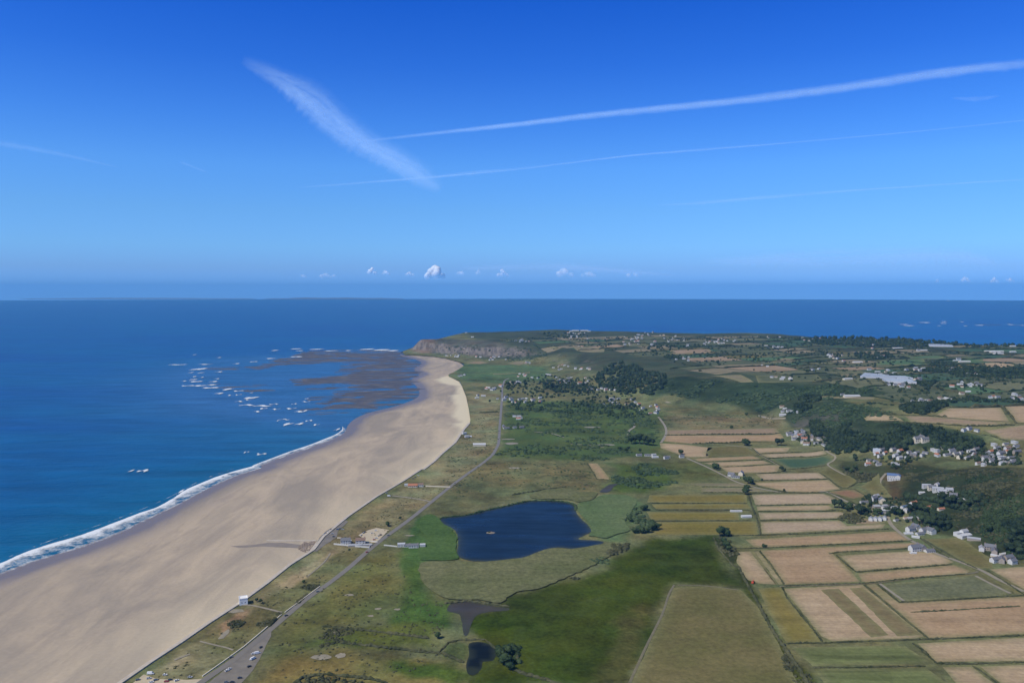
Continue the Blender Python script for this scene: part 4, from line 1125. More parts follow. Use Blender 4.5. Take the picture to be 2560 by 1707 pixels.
TREES = [make_tree('broadleaf_tree', 1), make_tree('broadleaf_tree', 2), make_tree('broadleaf_tree', 3), make_tree('pine_tree', 4), make_tree('pine_tree', 5), make_tree('cypress_tree', 6)]

ORD = 'first second third fourth fifth sixth seventh eighth ninth tenth eleventh twelfth thirteenth fourteenth fifteenth sixteenth seventeenth eighteenth nineteenth twentieth twenty-first twenty-second twenty-third twenty-fourth twenty-fifth twenty-sixth twenty-seventh twenty-eighth twenty-ninth thirtieth thirty-first thirty-second thirty-third thirty-fourth thirty-fifth thirty-sixth thirty-seventh thirty-eighth thirty-ninth fortieth forty-first forty-second forty-third forty-fourth forty-fifth forty-sixth forty-seventh forty-eighth forty-ninth fiftieth'.split()
def ordinal(i):
    tens = {5: 'fifty', 6: 'sixty', 7: 'seventy', 8: 'eighty', 9: 'ninety'}
    if i < 50: return ORD[i]
    t, u_ = divmod(i + 1, 10)
    if t >= 10: return 'hundred and ' + ordinal(i - 100)
    return tens[t] + ('-' + ORD[u_ - 1] if u_ else 'th')
REG = {}
def register(place, o, look, cat, group, x):
    REG.setdefault((place, cat, look), []).append((x, o, group))
def flush_labels():
    for (place, cat, look), L in REG.items():
        L.sort(key=lambda t: t[0])
        for i, (x, o, g) in enumerate(L):
            lab = f'{look} {place}' if len(L) == 1 else f'{look} {place}, {ordinal(i)} from the sea'
            if len(lab.replace(',', '').split()) > 16: print('LONG', lab, flush=True)
            tag(o, lab, cat, g)

used_proto = set()
def place_proto(protos, k, x, y, z, s, rz, sz=None):
    p = protos[k]
    key = id(p)
    o = p if key not in used_proto else copy_tree(p)
    used_proto.add(key)
    o.location = (x, y, z); o.rotation_euler = (0, 0, rz); o.scale = (s, s, sz if sz else s)
    return o
TLOOK = {0: 'green bushy tree', 1: 'green round-topped tree', 2: 'green spreading tree', 3: 'dark flat-topped tree', 4: 'very dark dense tree', 5: 'tall narrow dark tree'}
def tree_at(u, v, s, k, place):
    x, y = G(u, v); z = float(h(x, y))
    o = place_proto(TREES, k, x, y, z - .1, s, random.uniform(0, 6.28), s * random.uniform(.85, 1.1))
    register(place, o, TLOOK[k], 'tree', 'trees ' + place, x)
for c, place, L in [
    ('D', 'beside the bare fields on the plain', [(1480, 200, 1.3, 4), (1502, 202, 1.5, 3), (1520, 206, 1.1, 4), (1552, 208, 1.2, 0), (1600, 232, 1.5, 3), (1622, 225, 1.1, 0), (1085, 88, 1.6, 2), (1100, 92, 1.2, 1), (1070, 78, 1.1, 0), (1073, 140, 1.5, 2), (1078, 120, 1.3, 1), (1068, 130, 1.1, 0),
        (955, 330, 1.5, 2), (975, 328, 1.6, 1), (990, 332, 1.1, 0), (1155, 383, .7, 0), (1165, 384, .6, 2), (975, 370, 1.2, 0), (985, 385, 1.3, 1), (995, 400, 1.0, 2), (1240, 34, 1.2, 3), (1252, 36, .9, 4), (1148, 76, .6, 0), (1250, 125, .6, 1), (940, 20, 1.3, 1), (928, 14, 1.0, 0)]),
    ('E4', 'round the hamlet under the hill', [(845, 905, 1.7, 5), (730, 950, 1.5, 3), (760, 960, 1.3, 4), (790, 955, 1.2, 3), (900, 960, 1.2, 0), (940, 965, 1.1, 2), (1090, 970, 1.4, 4), (1130, 975, 1.3, 1), (1240, 950, 1.4, 3), (1290, 940, 1.5, 4), (1340, 950, 1.5, 3), (1390, 955, 1.4, 4), (1440, 950, 1.2, 0),
        (640, 900, 1.2, 0), (620, 930, 1.0, 1), (1350, 1060, 1.4, 3), (1400, 1080, 1.5, 4), (1460, 1100, 1.5, 3), (1530, 1110, 1.4, 4), (1600, 1090, 1.3, 3), (1550, 1050, 1.2, 4), (1480, 1040, 1.2, 3), (1280, 1030, .9, 0), (2010, 1140, 1.3, 0),
        (1560, 830, 1.3, 4), (1600, 870, 1.4, 3), (1660, 860, 1.4, 4), (1720, 880, 1.3, 3), (1800, 890, 1.2, 4), (1540, 880, 1.3, 0), (1880, 860, 1.2, 3)]),
    ('E4', 'in the garden of the upper hamlet', [(700, 440, 1.2, 4), (690, 420, 1.1, 3), (760, 580, 1.0, 0), (1220, 440, 1.1, 4), (1200, 455, 1.0, 3), (1090, 520, 1.0, 4), (1070, 500, .9, 0), (1740, 430, 1.0, 4), (1990, 470, 1.0, 3), (2080, 480, 1.1, 4), (1380, 345, 1.0, 3), (1180, 345, 1.0, 4), (660, 560, 1.2, 0), (620, 540, 1.3, 1), (700, 530, 1.2, 2)]),
    ('E4', 'on the steep slope above the last farm', [(2260, 1200, 1.3, 4), (2230, 1260, 1.4, 3), (2280, 1300, 1.4, 4), (2240, 1350, 1.4, 3), (2300, 1370, 1.3, 4), (2320, 1250, 1.3, 3), (2200, 1390, 1.1, 0), (2330, 1180, 1.3, 4), (2310, 1330, 1.4, 3), (2190, 1330, 1.2, 4)]),
    ('G4', 'on the scrubby plain', [(1170, 340, 1.9, 4), (1200, 335, 2.2, 3), (1235, 340, 2.4, 4), (1270, 345, 2.3, 3), (1305, 350, 2.1, 4), (1340, 352, 1.6, 3), (2050, 350, 1.8, 1), (2070, 352, 1.7, 0), (2300, 350, 1.8, 4), (2330, 352, 1.6, 3), (1240, 410, 1.0, 3), (1130, 400, 1.1, 0), (1080, 385, 1.0, 1), (1150, 385, .9, 4), (1555, 420, 1.4, 1),
        (1830, 540, 1.3, 2), (1810, 530, 1.2, 0), (1280, 850, 1.3, 0), (1260, 855, 1.1, 1), (2060, 120, 1.1, 1), (1945, 222, 1.2, 0), (1200, 1030, 1.1, 0), (1250, 1030, 1.3, 1), (1290, 1025, 1.4, 0), (1330, 1010, 1.3, 2), (1160, 940, 1.0, 0), (1370, 1000, 1.1, 1)]),
    ('E1', 'round the villages under the far slope', [(1130, 600, 1.6, 4), (1150, 640, 1.5, 3), (1180, 590, 1.4, 4), (1230, 600, 1.5, 3), (1300, 610, 1.6, 4), (1400, 640, 1.5, 3), (1500, 640, 1.9, 4), (1540, 620, 2.0, 3), (1590, 640, 2.0, 4), (1640, 620, 1.8, 3), (1500, 700, 1.3, 4), (1730, 690, 1.5, 3),
        (1800, 690, 1.4, 4), (1870, 680, 1.4, 3), (2050, 740, 1.6, 4), (2090, 750, 1.4, 3), (2240, 690, 1.6, 4), (1740, 770, 1.7, 4), (1870, 800, 1.5, 3), (2160, 830, 1.6, 4), (2300, 820, 1.7, 3), (2280, 800, 1.6, 4), (1440, 590, 1.4, 3), (970, 760, 1.0, 4), (1075, 670, 1.1, 3), (1460, 670, 1.2, 0)]),
    ('C', 'beside the coast road and the lake', [(1780, 285, .9, 0), (1838, 255, .6, 2), (1605, 398, .4, 0), (1195, 640, .6, 3), (1180, 632, .5, 4), (2300, 900, 1.4, 1), (2320, 920, 1.5, 0), (2335, 880, 1.2, 2), (2010, 800, .8, 2), (2345, 945, 1.1, 0), (1395, 545, .5, 0)]),
    ]:
    for x, y, s, k in L:
        (u, v), = N(c, (x, y)); tree_at(u, v, s, k, place)

WOODS = [('E4', [(250, 70), (330, 60), (400, 150), (640, 90), (650, 170), (800, 200), (1000, 200), (1040, 120), (1250, 100), (1400, 105), (1550, 130), (1600, 190), (1780, 210), (1950, 270), (1940, 325), (1600, 335), (1450, 300), (1430, 220), (1270, 210), (1260, 290), (1300, 330), (850, 345), (500, 375), (420, 335), (400, 230), (290, 190)], 9, 560, 'dark dense wood on the slope above the hamlets', 'tree_dark'),
         ('B', [(400, 530), (470, 495), (560, 502), (640, 540), (700, 540), (720, 590), (640, 645), (560, 630), (480, 628), (380, 592)], 10, 420, 'dark rounded wood behind the villages on the plain', 'tree_dark'),
         ('B', [(140, 580), (230, 568), (380, 592), (380, 632), (230, 628), (150, 612)], 9, 130, 'dark wood between the road and the white village', 'tree_dark'),
         ('E3', [(1160, 665), (1800, 650), (2400, 665), (2400, 790), (1600, 775), (1450, 725), (1200, 700)], 9, 260, 'long dark wood crossing the plateau', 'tree_dark'),
         ('E3', [(880, 1125), (1060, 1085), (1400, 1055), (1440, 1110), (1280, 1190), (1150, 1210), (980, 1190)], 8, 200, 'dark wood in the valley above the bare plateau field', 'tree_dark'),
         ('E3', [(-200, 310), (0, 303), (480, 306), (1000, 322), (1440, 355), (1640, 385), (2450, 390), (2450, 415), (1500, 400), (1050, 405), (380, 405), (0, 395), (-300, 330)], 11, 420, 'tree belt along the skyline above the far sea cliffs', 'tree_dark'),
         ('E3', [(350, 485), (780, 475), (830, 545), (560, 560), (400, 560)], 9, 90, 'dark copse among the plateau farms', 'tree_dark'),
         ('E3', [(1230, 600), (1500, 590), (1550, 640), (1250, 640)], 8, 30, 'small copse by the green plateau field', 'tree_dark'),
         ('B', [(1320, 657), (1415, 650), (1410, 668), (1330, 673)], 8, 40, 'dark clump of trees at the head of the escarpment', 'tree_dark'),
         ('E2', [(2000, 1100), (2190, 1090), (2200, 1140), (2080, 1190), (2020, 1160)], 8, 40, 'trees behind the old quarry buildings', 'tree_dark'),
         ('E3', [(1450, 1040), (1700, 1000), (2000, 1050), (2300, 1040), (2350, 1070), (1700, 1065), (1430, 1075)], 7, 70, 'line of trees along the plateau lane', 'tree_dark'),
         ('E3', [(1100, 850), (1300, 830), (1260, 880), (1120, 870)], 8, 25, 'trees beside the big greenhouse', 'tree_dark'),
         ('E2', [(450, 530), (560, 520), (690, 545), (560, 555)], 9, 30, 'dark trees round the white plateau farm', 'tree_dark'),
         ('E2', [(230, 410), (560, 400), (900, 405), (900, 425), (250, 430)], 9, 40, 'trees in front of the far parish village', 'tree_dark'),
         ('E1', [(1440, 120), (1700, 118), (1900, 150), (1700, 170), (1450, 165)], 9, 40, 'trees round the hilltop village', 'tree_dark')]
def scatter_lumps(name, c, poly_px, r_, n, mat, label, seed, flat=1.0, leaves=12, world_poly=None, smooth=False, verts=(IV1, IF1)):
    P = np.array(world_poly if world_poly is not None else GP(c, *poly_px)); mn, mx = P.min(0), P.max(0)
    rr = np.random.default_rng(seed); V = []; Fc = []; off = 0; k = 0; guard = 0
    BV, BF = verts
    while k < n and guard < n * 60:
        guard += 1
        q = mn + rr.random(2) * (mx - mn)
        if not pip(q[None], P)[0]: continue
        if n == 1125 and float(fbm(q[0] / 160, q[1] / 160, seed)) < rr.uniform(.44, .6): continue
        if name == 'scrub_undergrowth' and n > 90 and float(fbm(q[0] / (r_ * 14), q[1] / (r_ * 9), seed)) < rr.uniform(.40, .58): continue
        k += 1
        s = r_ * rr.uniform(.5, 1.15); z = float(h(q[0], q[1])); hh = s * flat * rr.uniform(.7, 1.2)
        vv = BV * (1 + (rr.random((len(BV), 1)) - .5) * .5) * np.array((s, s * rr.uniform(.8, 1.2), hh)) + np.array((q[0], q[1], z + hh * .45 * min(1, flat)))
        V.append(vv); Fc.append(BF + off); off += len(vv)
        if leaves:
            d = rr.normal(size=(leaves, 3)); d /= np.linalg.norm(d, axis=1)[:, None]; d[:, 2] = np.abs(d[:, 2])
            ctr = np.array((q[0], q[1], z + hh * .45)) + d * np.array((s, s, hh)) * rr.uniform(.95, 1.2, (leaves, 1))
            t = rr.normal(size=(leaves, 3, 3)) * s * .16
            L = (ctr[:, None, :] + t).reshape(-1, 3); V.append(L); Fc.append(np.arange(len(L)).reshape(-1, 3) + off); off += len(L)
    o = np_mesh(name, np.concatenate(V), np.concatenate(Fc), mat, smooth=smooth)
    return tag(o, label, 'wood' if name == 'woodland' else None, kind='stuff')
WOODS += [('E4', [(1300, 500), (1700, 480), (2300, 560), (2400, 800), (2350, 1100), (2100, 1250), (1900, 1150), (1950, 950), (1900, 760), (1600, 640), (1300, 600)], 2.6, 900, 'dark thorn bushes covering the near hillside', 'tree_mid'),
    ('E4', [(1480, 300), (1700, 290), (2000, 320), (2300, 300), (2352, 480), (2100, 500), (1850, 440), (1700, 400), (1480, 390)], 5, 130, 'garden trees between the houses of the white village', 'tree_dark'),
    ('E4', [(860, 330), (1280, 340), (1400, 400), (1280, 440), (1150, 520), (1000, 500), (1060, 450), (700, 470), (760, 420), (900, 440)], 4.5, 70, 'garden trees of the upper hamlet', 'tree_dark'),
    ('E4', [(40, 150), (200, 150), (440, 250), (400, 300), (250, 290), (100, 230)], 4.0, 60, 'garden trees in the packed white village', 'tree_dark'),
    ('E4', [(800, 780), (1000, 760), (1250, 850), (1500, 900), (1550, 950), (1250, 960), (1200, 1060), (1050, 980), (820, 990), (700, 900)], 4.5, 90, 'garden trees between the hamlet roofs', 'tree_dark'),
    ('E4', [(1250, 960), (1400, 930), (1640, 1000), (1620, 1110), (1500, 1130), (1380, 1080), (1240, 1050)], 5.5, 90, 'dark trees behind the white group of houses', 'tree_dark'),
    ('E4', [(2130, 1060), (2360, 1000), (2420, 1400), (2260, 1400), (2200, 1300), (2240, 1180)], 5, 190, 'dark trees on the steep slope above the farm', 'tree_dark'),
    ('E4', [(1500, 770), (1850, 740), (2050, 820), (1900, 930), (1700, 920), (1560, 880)], 5, 110, 'dark thicket below the hillside villa', 'tree_dark'),
    ('E1', [(1100, 580), (1500, 500), (1900, 520), (2150, 600), (2352, 700), (2352, 830), (2000, 800), (1800, 700), (1440, 720), (1120, 700)], 6, 260, 'trees between the villages on the far plain', 'tree_dark'),
    ('G4', [(200, 10), (1000, 10), (1400, 110), (1150, 150), (800, 110), (300, 90)], 6, 200, 'low dark trees on the scrubby plain', 'tree_mid')]
WOODS.append(('B', [(-30, 385), (200, 370), (700, 365), (1300, 372), (1500, 395), (2400, 420), (2400, 600), (1980, 690), (1700, 650), (1650, 610), (1150, 560), (900, 545), (700, 470), (420, 430), (200, 440)], 6.5, 900, 'scattered dark hedgerow trees between the plateau fields and villages', 'tree_dark'))
for i, (c, poly, r_, n, label, mk) in enumerate(WOODS):
    scatter_lumps('woodland', c, poly, r_ * .8, int(n * 1.25), MT[mk], label, 200 + i, 1.0, 26)
SCR = [('C', [(1250, 780), (1500, 560), (1800, 400), (1880, 560), (2050, 650), (2020, 900), (1800, 980), (1250, 1000)], 1.5, 420, .4, 'scattered dark tussocks in the rough grass between road and lake', 'hedge'),
       ('C', [(700, 990), (1100, 680), (1500, 420), (1600, 290), (1950, 110), (2060, 110), (1860, 250), (1640, 430), (1250, 730), (920, 980)], 1.4, 300, .4, 'small dark bushes dotted over the dune grass strip', 'hedge'),
       ('G4', [(0, 480), (800, 480), (950, 620), (820, 700), (380, 650), (-200, 760), (-300, 620)], 2.2, 300, .35, 'low dark bushes dotted over the dry grass north of the lake', 'scrub'),
       ('G4', [(1350, 100), (2250, 60), (2300, 200), (1430, 220)], 3.0, 180, .35, 'sparse bushes on the brown grassland under the escarpment', 'scrub'),
       ('G6', [(660, 560), (1050, 200), (1060, 760), (960, 960), (700, 1150), (300, 1400), (300, 1020)], 2.2, 220, .35, 'low bushes in the grass between sea wall and coast road', 'scrub'),
       ('E3', [(0, 640), (2352, 640), (2352, 1080), (1500, 1050), (700, 1150), (0, 900)], 6, 380, .6, 'dark bushes and gorse between the plateau farms', 'tree_dark'),
       ('B', [(700, 570), (1150, 590), (1600, 595), (1700, 610), (1500, 655), (1300, 690), (1000, 680), (800, 650), (700, 640)], 7, 520, .5, 'low green scrub on the escarpment behind the plain', 'scrub'),
       ('B', [(1270, 700), (1500, 665), (1700, 700), (1780, 760), (1900, 790), (1500, 800), (1400, 790), (1280, 760)], 6, 420, .5, 'dark scrub on the valley side above the caravan village', 'scrub'),
       ('E4', [(1160, 480), (2352, 520), (2420, 900), (2400, 1400), (2150, 1250), (1900, 1150), (1700, 1120), (1650, 960), (1850, 900), (1900, 800), (1700, 700), (1200, 620)], 3.2, 1500, .5, 'gorse and bracken scrub on the near hillside', 'hedge'),
       ('G4', [(180, 10), (900, 20), (1350, 120), (1400, 330), (1000, 330), (700, 300), (200, 240)], 6, 900, .3, 'bushy green scrub on the plain behind the coast road', 'scrub'),
       ('G4', [(140, 380), (700, 300), (1120, 340), (1200, 460), (700, 470), (120, 430)], 6, 260, .3, 'patchy low scrub north of the lake', 'scrub'),
       ('G4', [(1020, 600), (1250, 490), (1550, 560), (1520, 640), (1250, 720), (1080, 730)], 5.5, 260, .4, 'willow scrub behind the small ditch', 'scrub'),
       ('E1', [(560, 250), (900, 230), (1300, 250), (1500, 290), (1500, 400), (1300, 370), (700, 330)], 6, 300, .35, 'bracken scrub on the cliffs of the far headland', 'scrub'),
       ('E4', [(560, 500), (760, 560), (900, 580), (780, 680), (640, 700), (720, 620), (600, 560)], 4.5, 200, .6, 'bushes in the hollow between the two hamlets', 'hedge'),
       ('E4', [(1180, 780), (1500, 830), (1540, 870), (1200, 810)], 5, 60, 1.0, 'dark thick bushes along the garden terrace', 'tree_dark'),
       ('E4', [(560, 980), (680, 950), (800, 1000), (780, 1040), (640, 1060), (540, 1010)], 4, 70, .6, 'rough bushes at the corner of the bare field', 'hedge'),
       ('E6', [(1280, 600), (1450, 570), (1700, 570), (1900, 530), (1760, 680), (1600, 700), (1620, 640), (1500, 620)], 2.2, 240, .7, 'dark green scrub beside the coast road', 'hedge'),
       ('E6', [(1270, 650), (1370, 610), (1480, 640), (1400, 700), (1300, 700)], 2.2, 70, .6, 'round patch of green scrub in the dune grass', 'hedge'),
       ('E6', [(2110, 220), (2200, 190), (2340, 200), (2260, 270), (2160, 250)], 2.2, 60, .5, 'low scrub mound beside the coast road', 'hedge'),
       ('E6', [(2040, 420), (2180, 310), (2220, 300), (2120, 400), (2060, 440)], 2.0, 50, .5, 'strip of scrub along the roadside', 'hedge'),
       ('G3', [(560, 780), (760, 640), (960, 640), (960, 720), (760, 780), (680, 800)], 2.2, 140, .35, 'rough dark tussocks in the dune hollow', 'hedge'),
       ('G3', [(2150, 800), (2260, 770), (2352, 800), (2352, 930), (2240, 950), (2170, 900)], 3.0, 90, .7, 'dark bushes beside the small black pond', 'tree_mid'),
       ('G3', [(440, 1120), (560, 1030), (800, 1050), (1100, 1110), (1100, 1150), (500, 1150)], 2.5, 90, .5, 'dark scrub in the hollow at the picture edge', 'hedge'),
       ('D', [(950, 340), (1000, 350), (1040, 420), (1000, 430), (960, 390)], 3, 60, .7, 'bushes round the small fenced pool', 'hedge'),
       ('D', [(1235, 820), (1270, 880), (1400, 1005), (1290, 1005), (1250, 930)], 2.2, 120, .5, 'rough green growth along the ditch', 'hedge'),
       ('D', [(460, 370), (550, 365), (530, 395), (440, 430)], 4, 70, .6, 'sallow scrub east of the lake', 'hedge'),
       ('D', [(360, 440), (400, 428), (450, 440), (440, 458), (380, 455)], 3, 40, .5, 'rounded bushes in the pale reed bed', 'scrub'),
       ('D', [(265, 524), (290, 516), (315, 524), (290, 533)], 2.5, 16, .5, 'small dark bush patch in the reed bed', 'hedge'),
       ('G3', [(2220, 190), (2290, 170), (2300, 240), (2250, 235)], 1.6, 22, .5, 'tiny dark bushes in the pale reed bed', 'hedge'),
       ('G4', [(1100, 930), (1200, 830), (1260, 900), (1390, 960), (1380, 1010), (1160, 1030), (1230, 960)], 5, 90, .5, 'willow thicket between the lake and the dry strips', 'scrub')]
for i, (c, poly, r_, n, flat, label, mk) in enumerate(SCR):
    scatter_lumps('scrub_undergrowth', c, poly, r_, n, MT[mk], label, 300 + i, flat, 12)

# hedges that edge the near fields
HD = [('D', [(1105, 78), (1150, 76), (1450, 68)], 'between the two small bare fields'), ('D', [(1100, 134), (1265, 131), (1400, 132), (1440, 128)], 'at the top of the stepped fields'), ('D', [(1120, 190), (1460, 185)], 'across the top of the stepped fields'),
      ('D', [(1130, 217), (1440, 216), (1520, 213)], 'below the narrowest stepped field'), ('D', [(1140, 259), (1350, 256), (1500, 253)], 'between the two lower stepped fields'), ('D', [(980, 330), (1140, 326), (1350, 320), (1560, 308), (1730, 298)], 'above the long pink field'),
      ('D', [(1020, 388), (1160, 385), (1400, 374), (1700, 358), (1842, 351)], 'through the middle of the pink fields'), ('D', [(1456, 412), (1500, 404), (1650, 396), (1820, 388)], 'on the north side of the enclosed field'), ('D', [(1490, 418), (1540, 462), (1582, 495)], 'on the seaward side of the enclosed field'),
      ('D', [(1582, 496), (1700, 486), (1900, 470), (2020, 460)], 'on the near side of the enclosed field'), ('D', [(1138, 400), (1190, 460), (1250, 552)], 'beside the narrow brown strip'), ('D', [(1250, 560), (1420, 553), (1620, 548), (1860, 522), (2080, 505)], 'above the striped field'),
      ('D', [(1615, 553), (1720, 640), (1820, 725), (1915, 802)], 'between the striped field and its neighbour'), ('D', [(1780, 635), (1900, 630), (2100, 618), (2300, 605), (2400, 600)], 'below the mottled green field'), ('D', [(1680, 551), (1730, 595), (1780, 633)], 'at the seaward end of the mottled field'),
      ('D', [(1830, 680), (2000, 672), (2200, 660), (2335, 652)], 'standing alone inside the large bare field'), ('D', [(1258, 824), (1450, 820), (1700, 812), (1900, 804), (2150, 795), (2400, 785)], 'between the striped field and the green crop'), ('D', [(1840, 822), (1880, 850), (1950, 914)], 'at the inland end of the green crop'),
      ('D', [(1950, 915), (2110, 917), (2250, 912), (2420, 908)], 'between the lowest bare fields'), ('D', [(2115, 925), (2170, 960), (2260, 1030)], 'between the two lowest corner fields'), ('D', [(1380, 934), (1600, 933), (1900, 927)], 'between the two green crop strips'),
      ('D', [(1390, 770), (1415, 800), (1430, 820)], 'at the corner of the dry grass strip'), ('D', [(1240, 562), (1262, 612), (1330, 695), (1395, 772)], 'beside the dry grass strip'), ('D', [(1040, 470), (1075, 540), (1130, 640), (1200, 770), (1250, 840), (1310, 930), (1380, 1040)], 'along the drainage ditch'),
      ('D', [(925, 335), (950, 390), (1010, 460), (1035, 475)], 'down the edge of the green marsh'), ('D', [(660, 211), (800, 211), (950, 213), (1095, 211)], 'between the dry grass strips'), ('D', [(640, 262), (850, 260), (1100, 260)], 'below the second dry grass strip'),
      ('D', [(620, 180), (800, 180), (1080, 180)], 'below the first dry grass strip'), ('D', [(1085, 135), (1100, 190), (1130, 262), (1142, 322)], 'along the lane beside the stepped fields'), ('D', [(870, 104), (1000, 105), (1110, 106)], 'between the two pale strips'), ('D', [(870, 131), (1000, 131), (1230, 131)], 'below the two pale strips'),
      ('D', [(1110, 98), (1200, 118), (1270, 130)], 'beside the lane near the white farm'), ('D', [(1890, 345), (1960, 390), (2060, 445), (2140, 482)], 'along the lane below the hamlet'), ('D', [(2180, 486), (2250, 530), (2330, 585), (2420, 640)], 'along the lane by the corner field'),
      ('G4', [(245, 735), (360, 715), (520, 690), (670, 670)], 'standing thick north of the lake'), ('G4', [(830, 490), (870, 550), (905, 612), (1000, 618)], 'round the lone diagonal field'), ('G4', [(1640, 338), (1900, 332), (2080, 322)], 'below the great brown field'), ('G4', [(1430, 272), (1900, 266), (2320, 256)], 'across the great brown field'),
      ('G4', [(1700, 478), (1950, 472), (2190, 462)], 'between the upper pink strips'), ('G4', [(1880, 519), (2100, 510), (2265, 495)], 'behind the white farm'), ('G4', [(2110, 570), (2200, 566), (2330, 558)], 'above the small pale field'), ('B', [(1140, 908), (1270, 903), (1430, 890)], 'above the narrow pale field'),
      ('B', [(1175, 929), (1300, 922), (1450, 911)], 'above the dark green crop'), ('B', [(1260, 980), (1340, 975), (1440, 962)], 'below the dark green crop'), ('B', [(1100, 880), (1140, 912), (1200, 945), (1250, 975)], 'beside the sunken lane'), ('E4', [(340, 550), (450, 620), (520, 680), (570, 700)], 'beside the triangular pasture'),
      ('E4', [(630, 700), (720, 650), (830, 590), (940, 545)], 'between the two hill pastures'), ('E4', [(430, 745), (520, 780), (620, 815), (700, 860)], 'beside the small reddish field'), ('E4', [(560, 700), (700, 720), (820, 790)], 'above the small reddish field'), ('E4', [(1330, 1190), (1420, 1260), (1500, 1320), (1620, 1390)], 'beside the lane under the hill'),
      ('E4', [(1200, 345), (1290, 375), (1400, 405)], 'in front of the terrace houses'), ('E4', [(700, 455), (800, 480), (950, 495)], 'below the glasshouse garden'), ('E4', [(880, 375), (930, 410), (985, 450), (1050, 420)], 'round the bright green lawn'), ('E4', [(1180, 790), (1300, 805), (1500, 845)], 'dark and tall below the hill villa'),
      ('C', [(1480, 745), (1650, 760), (1800, 778), (1970, 800)], 'along the bank of the dune hollow'), ('C', [(1560, 820), (1750, 840), (1900, 858), (2030, 868), (2130, 910)], 'along the lower bank of the dune hollow'), ('C', [(2000, 880), (2060, 820), (2110, 808), (2230, 805), (2280, 850)], 'round the small black pond'),
      ('C', [(1350, 1005), (1400, 975), (1500, 965), (1700, 985), (1780, 1005)], 'curving round the hollow at the bottom edge'), ('C', [(2040, 640), (2150, 628), (2230, 640), (2340, 655)], 'along the north bank of the muddy pond'), ('D', [(0, 940), (60, 965), (160, 990), (260, 1030)], 'along the marsh bank at the bottom edge'), ('D', [(5, 870), (20, 880), (25, 900)], 'short and dark by the marsh bank'),
      ('E1', [(770, 545), (850, 555), (930, 568)], 'on the dunes behind the far beach'), ('E1', [(870, 850), (940, 850), (1060, 843)], 'crossing the dune grass by the road'), ('G4', [(0, 92), (60, 95), (140, 90)], 'between the dunes and the coast road'), ('G6', [(860, 1130), (930, 1122), (1000, 1115)], 'at the inside of the road bend'),
      ('G6', [(990, 1000), (1150, 985), (1280, 1000)], 'inland of the road bend'), ('B', [(1600, 725), (1700, 722), (1800, 733), (2000, 740)], 'above the bare plateau field'), ('B', [(1650, 762), (1800, 765), (2000, 776), (2200, 778)], 'below the bare plateau field'), ('B', [(2250, 692), (2290, 730), (2315, 768)], 'between the two large plateau fields'),
      ('B', [(2000, 697), (2150, 692), (2352, 686)], 'above the large plateau fields'), ('B', [(2060, 790), (2200, 825), (2300, 855)], 'beside the brown plateau field'), ('B', [(2140, 775), (2200, 782), (2310, 776)], 'in the dip of the brown plateau fields'), ('E3', [(560, 655), (900, 650), (1180, 660)], 'below the green plateau field'),
      ('E3', [(1290, 1185), (1360, 1140), (1430, 1115)], 'beside the rising tan field'), ('E3', [(340, 790), (400, 850)], 'by the white barn'), ('E3', [(500, 795), (560, 850)], 'between the two small fields by the greenhouse'), ('E3', [(660, 800), (740, 870)], 'at the greenhouse corner'), ('E2', [(1180, 780), (1300, 815), (1350, 835)], 'below the sandy plateau field'),
      ('E3', [(1000, 880), (1250, 900), (1500, 940), (1700, 980)], 'along the winding plateau lane'), ('E3', [(1250, 740), (1500, 760), (1700, 770), (2200, 780)], 'below the long plateau wood')]
hc = 0
for c, pts, place in HD:
    hc += 1; P = GP(c, *pts); far = np.linalg.norm(np.mean(P, 0)) > 1900
    big = any(w in place for w in ('thick', 'dark and tall', 'curving', 'bank', 'ditch', 'great marsh'))
    o = lumpy_strip('hedge', P, (4.2 if far else 2.3) * (1.6 if big else 1), (2.3 if far else 1.15) * (1.6 if big else 1), MT['hedge'], seed=hc)
    tag(o, 'dark green hedge ' + place, 'hedge', 'field hedges')
HEDGE_JOBS = [j for j in HEDGE_JOBS][:190]
HEDGE_JOBS.sort(key=lambda j: np.mean(j[0], 0)[1])
for i, (pts, w, hh, place) in enumerate(HEDGE_JOBS):
    hc += 1
    o = lumpy_strip('hedge', pts, w, hh, MT['tree_dark'] if i % 3 else MT['hedge'], seed=hc, step=14)
    band = min(9, int(i / max(1, len(HEDGE_JOBS)) * 10))
    bands = ['nearest the escarpment wood', 'beside the bare tan fields', 'beside the winding lane', 'near the big greenhouse', 'in front of the long wood', 'by the green crop field', 'behind the long wood', 'before the far villages', 'among the far villages', 'close to the skyline sea cliffs']
    register('plateau, ' + bands[band].replace('nearest', 'by'), o, 'straight dark field hedge', 'hedge', 'plateau hedges', np.mean(pts, 0)[0])
# reeds along the far bank of the lake
rd = lumpy_strip('reeds', [POND[i] for i in range(0, 30)], 4, 1.8, MT['tree_mid'], seed=900, lump=.5)
tag(rd, 'dark reeds standing along the far bank of the lake', 'reeds', kind='stuff')
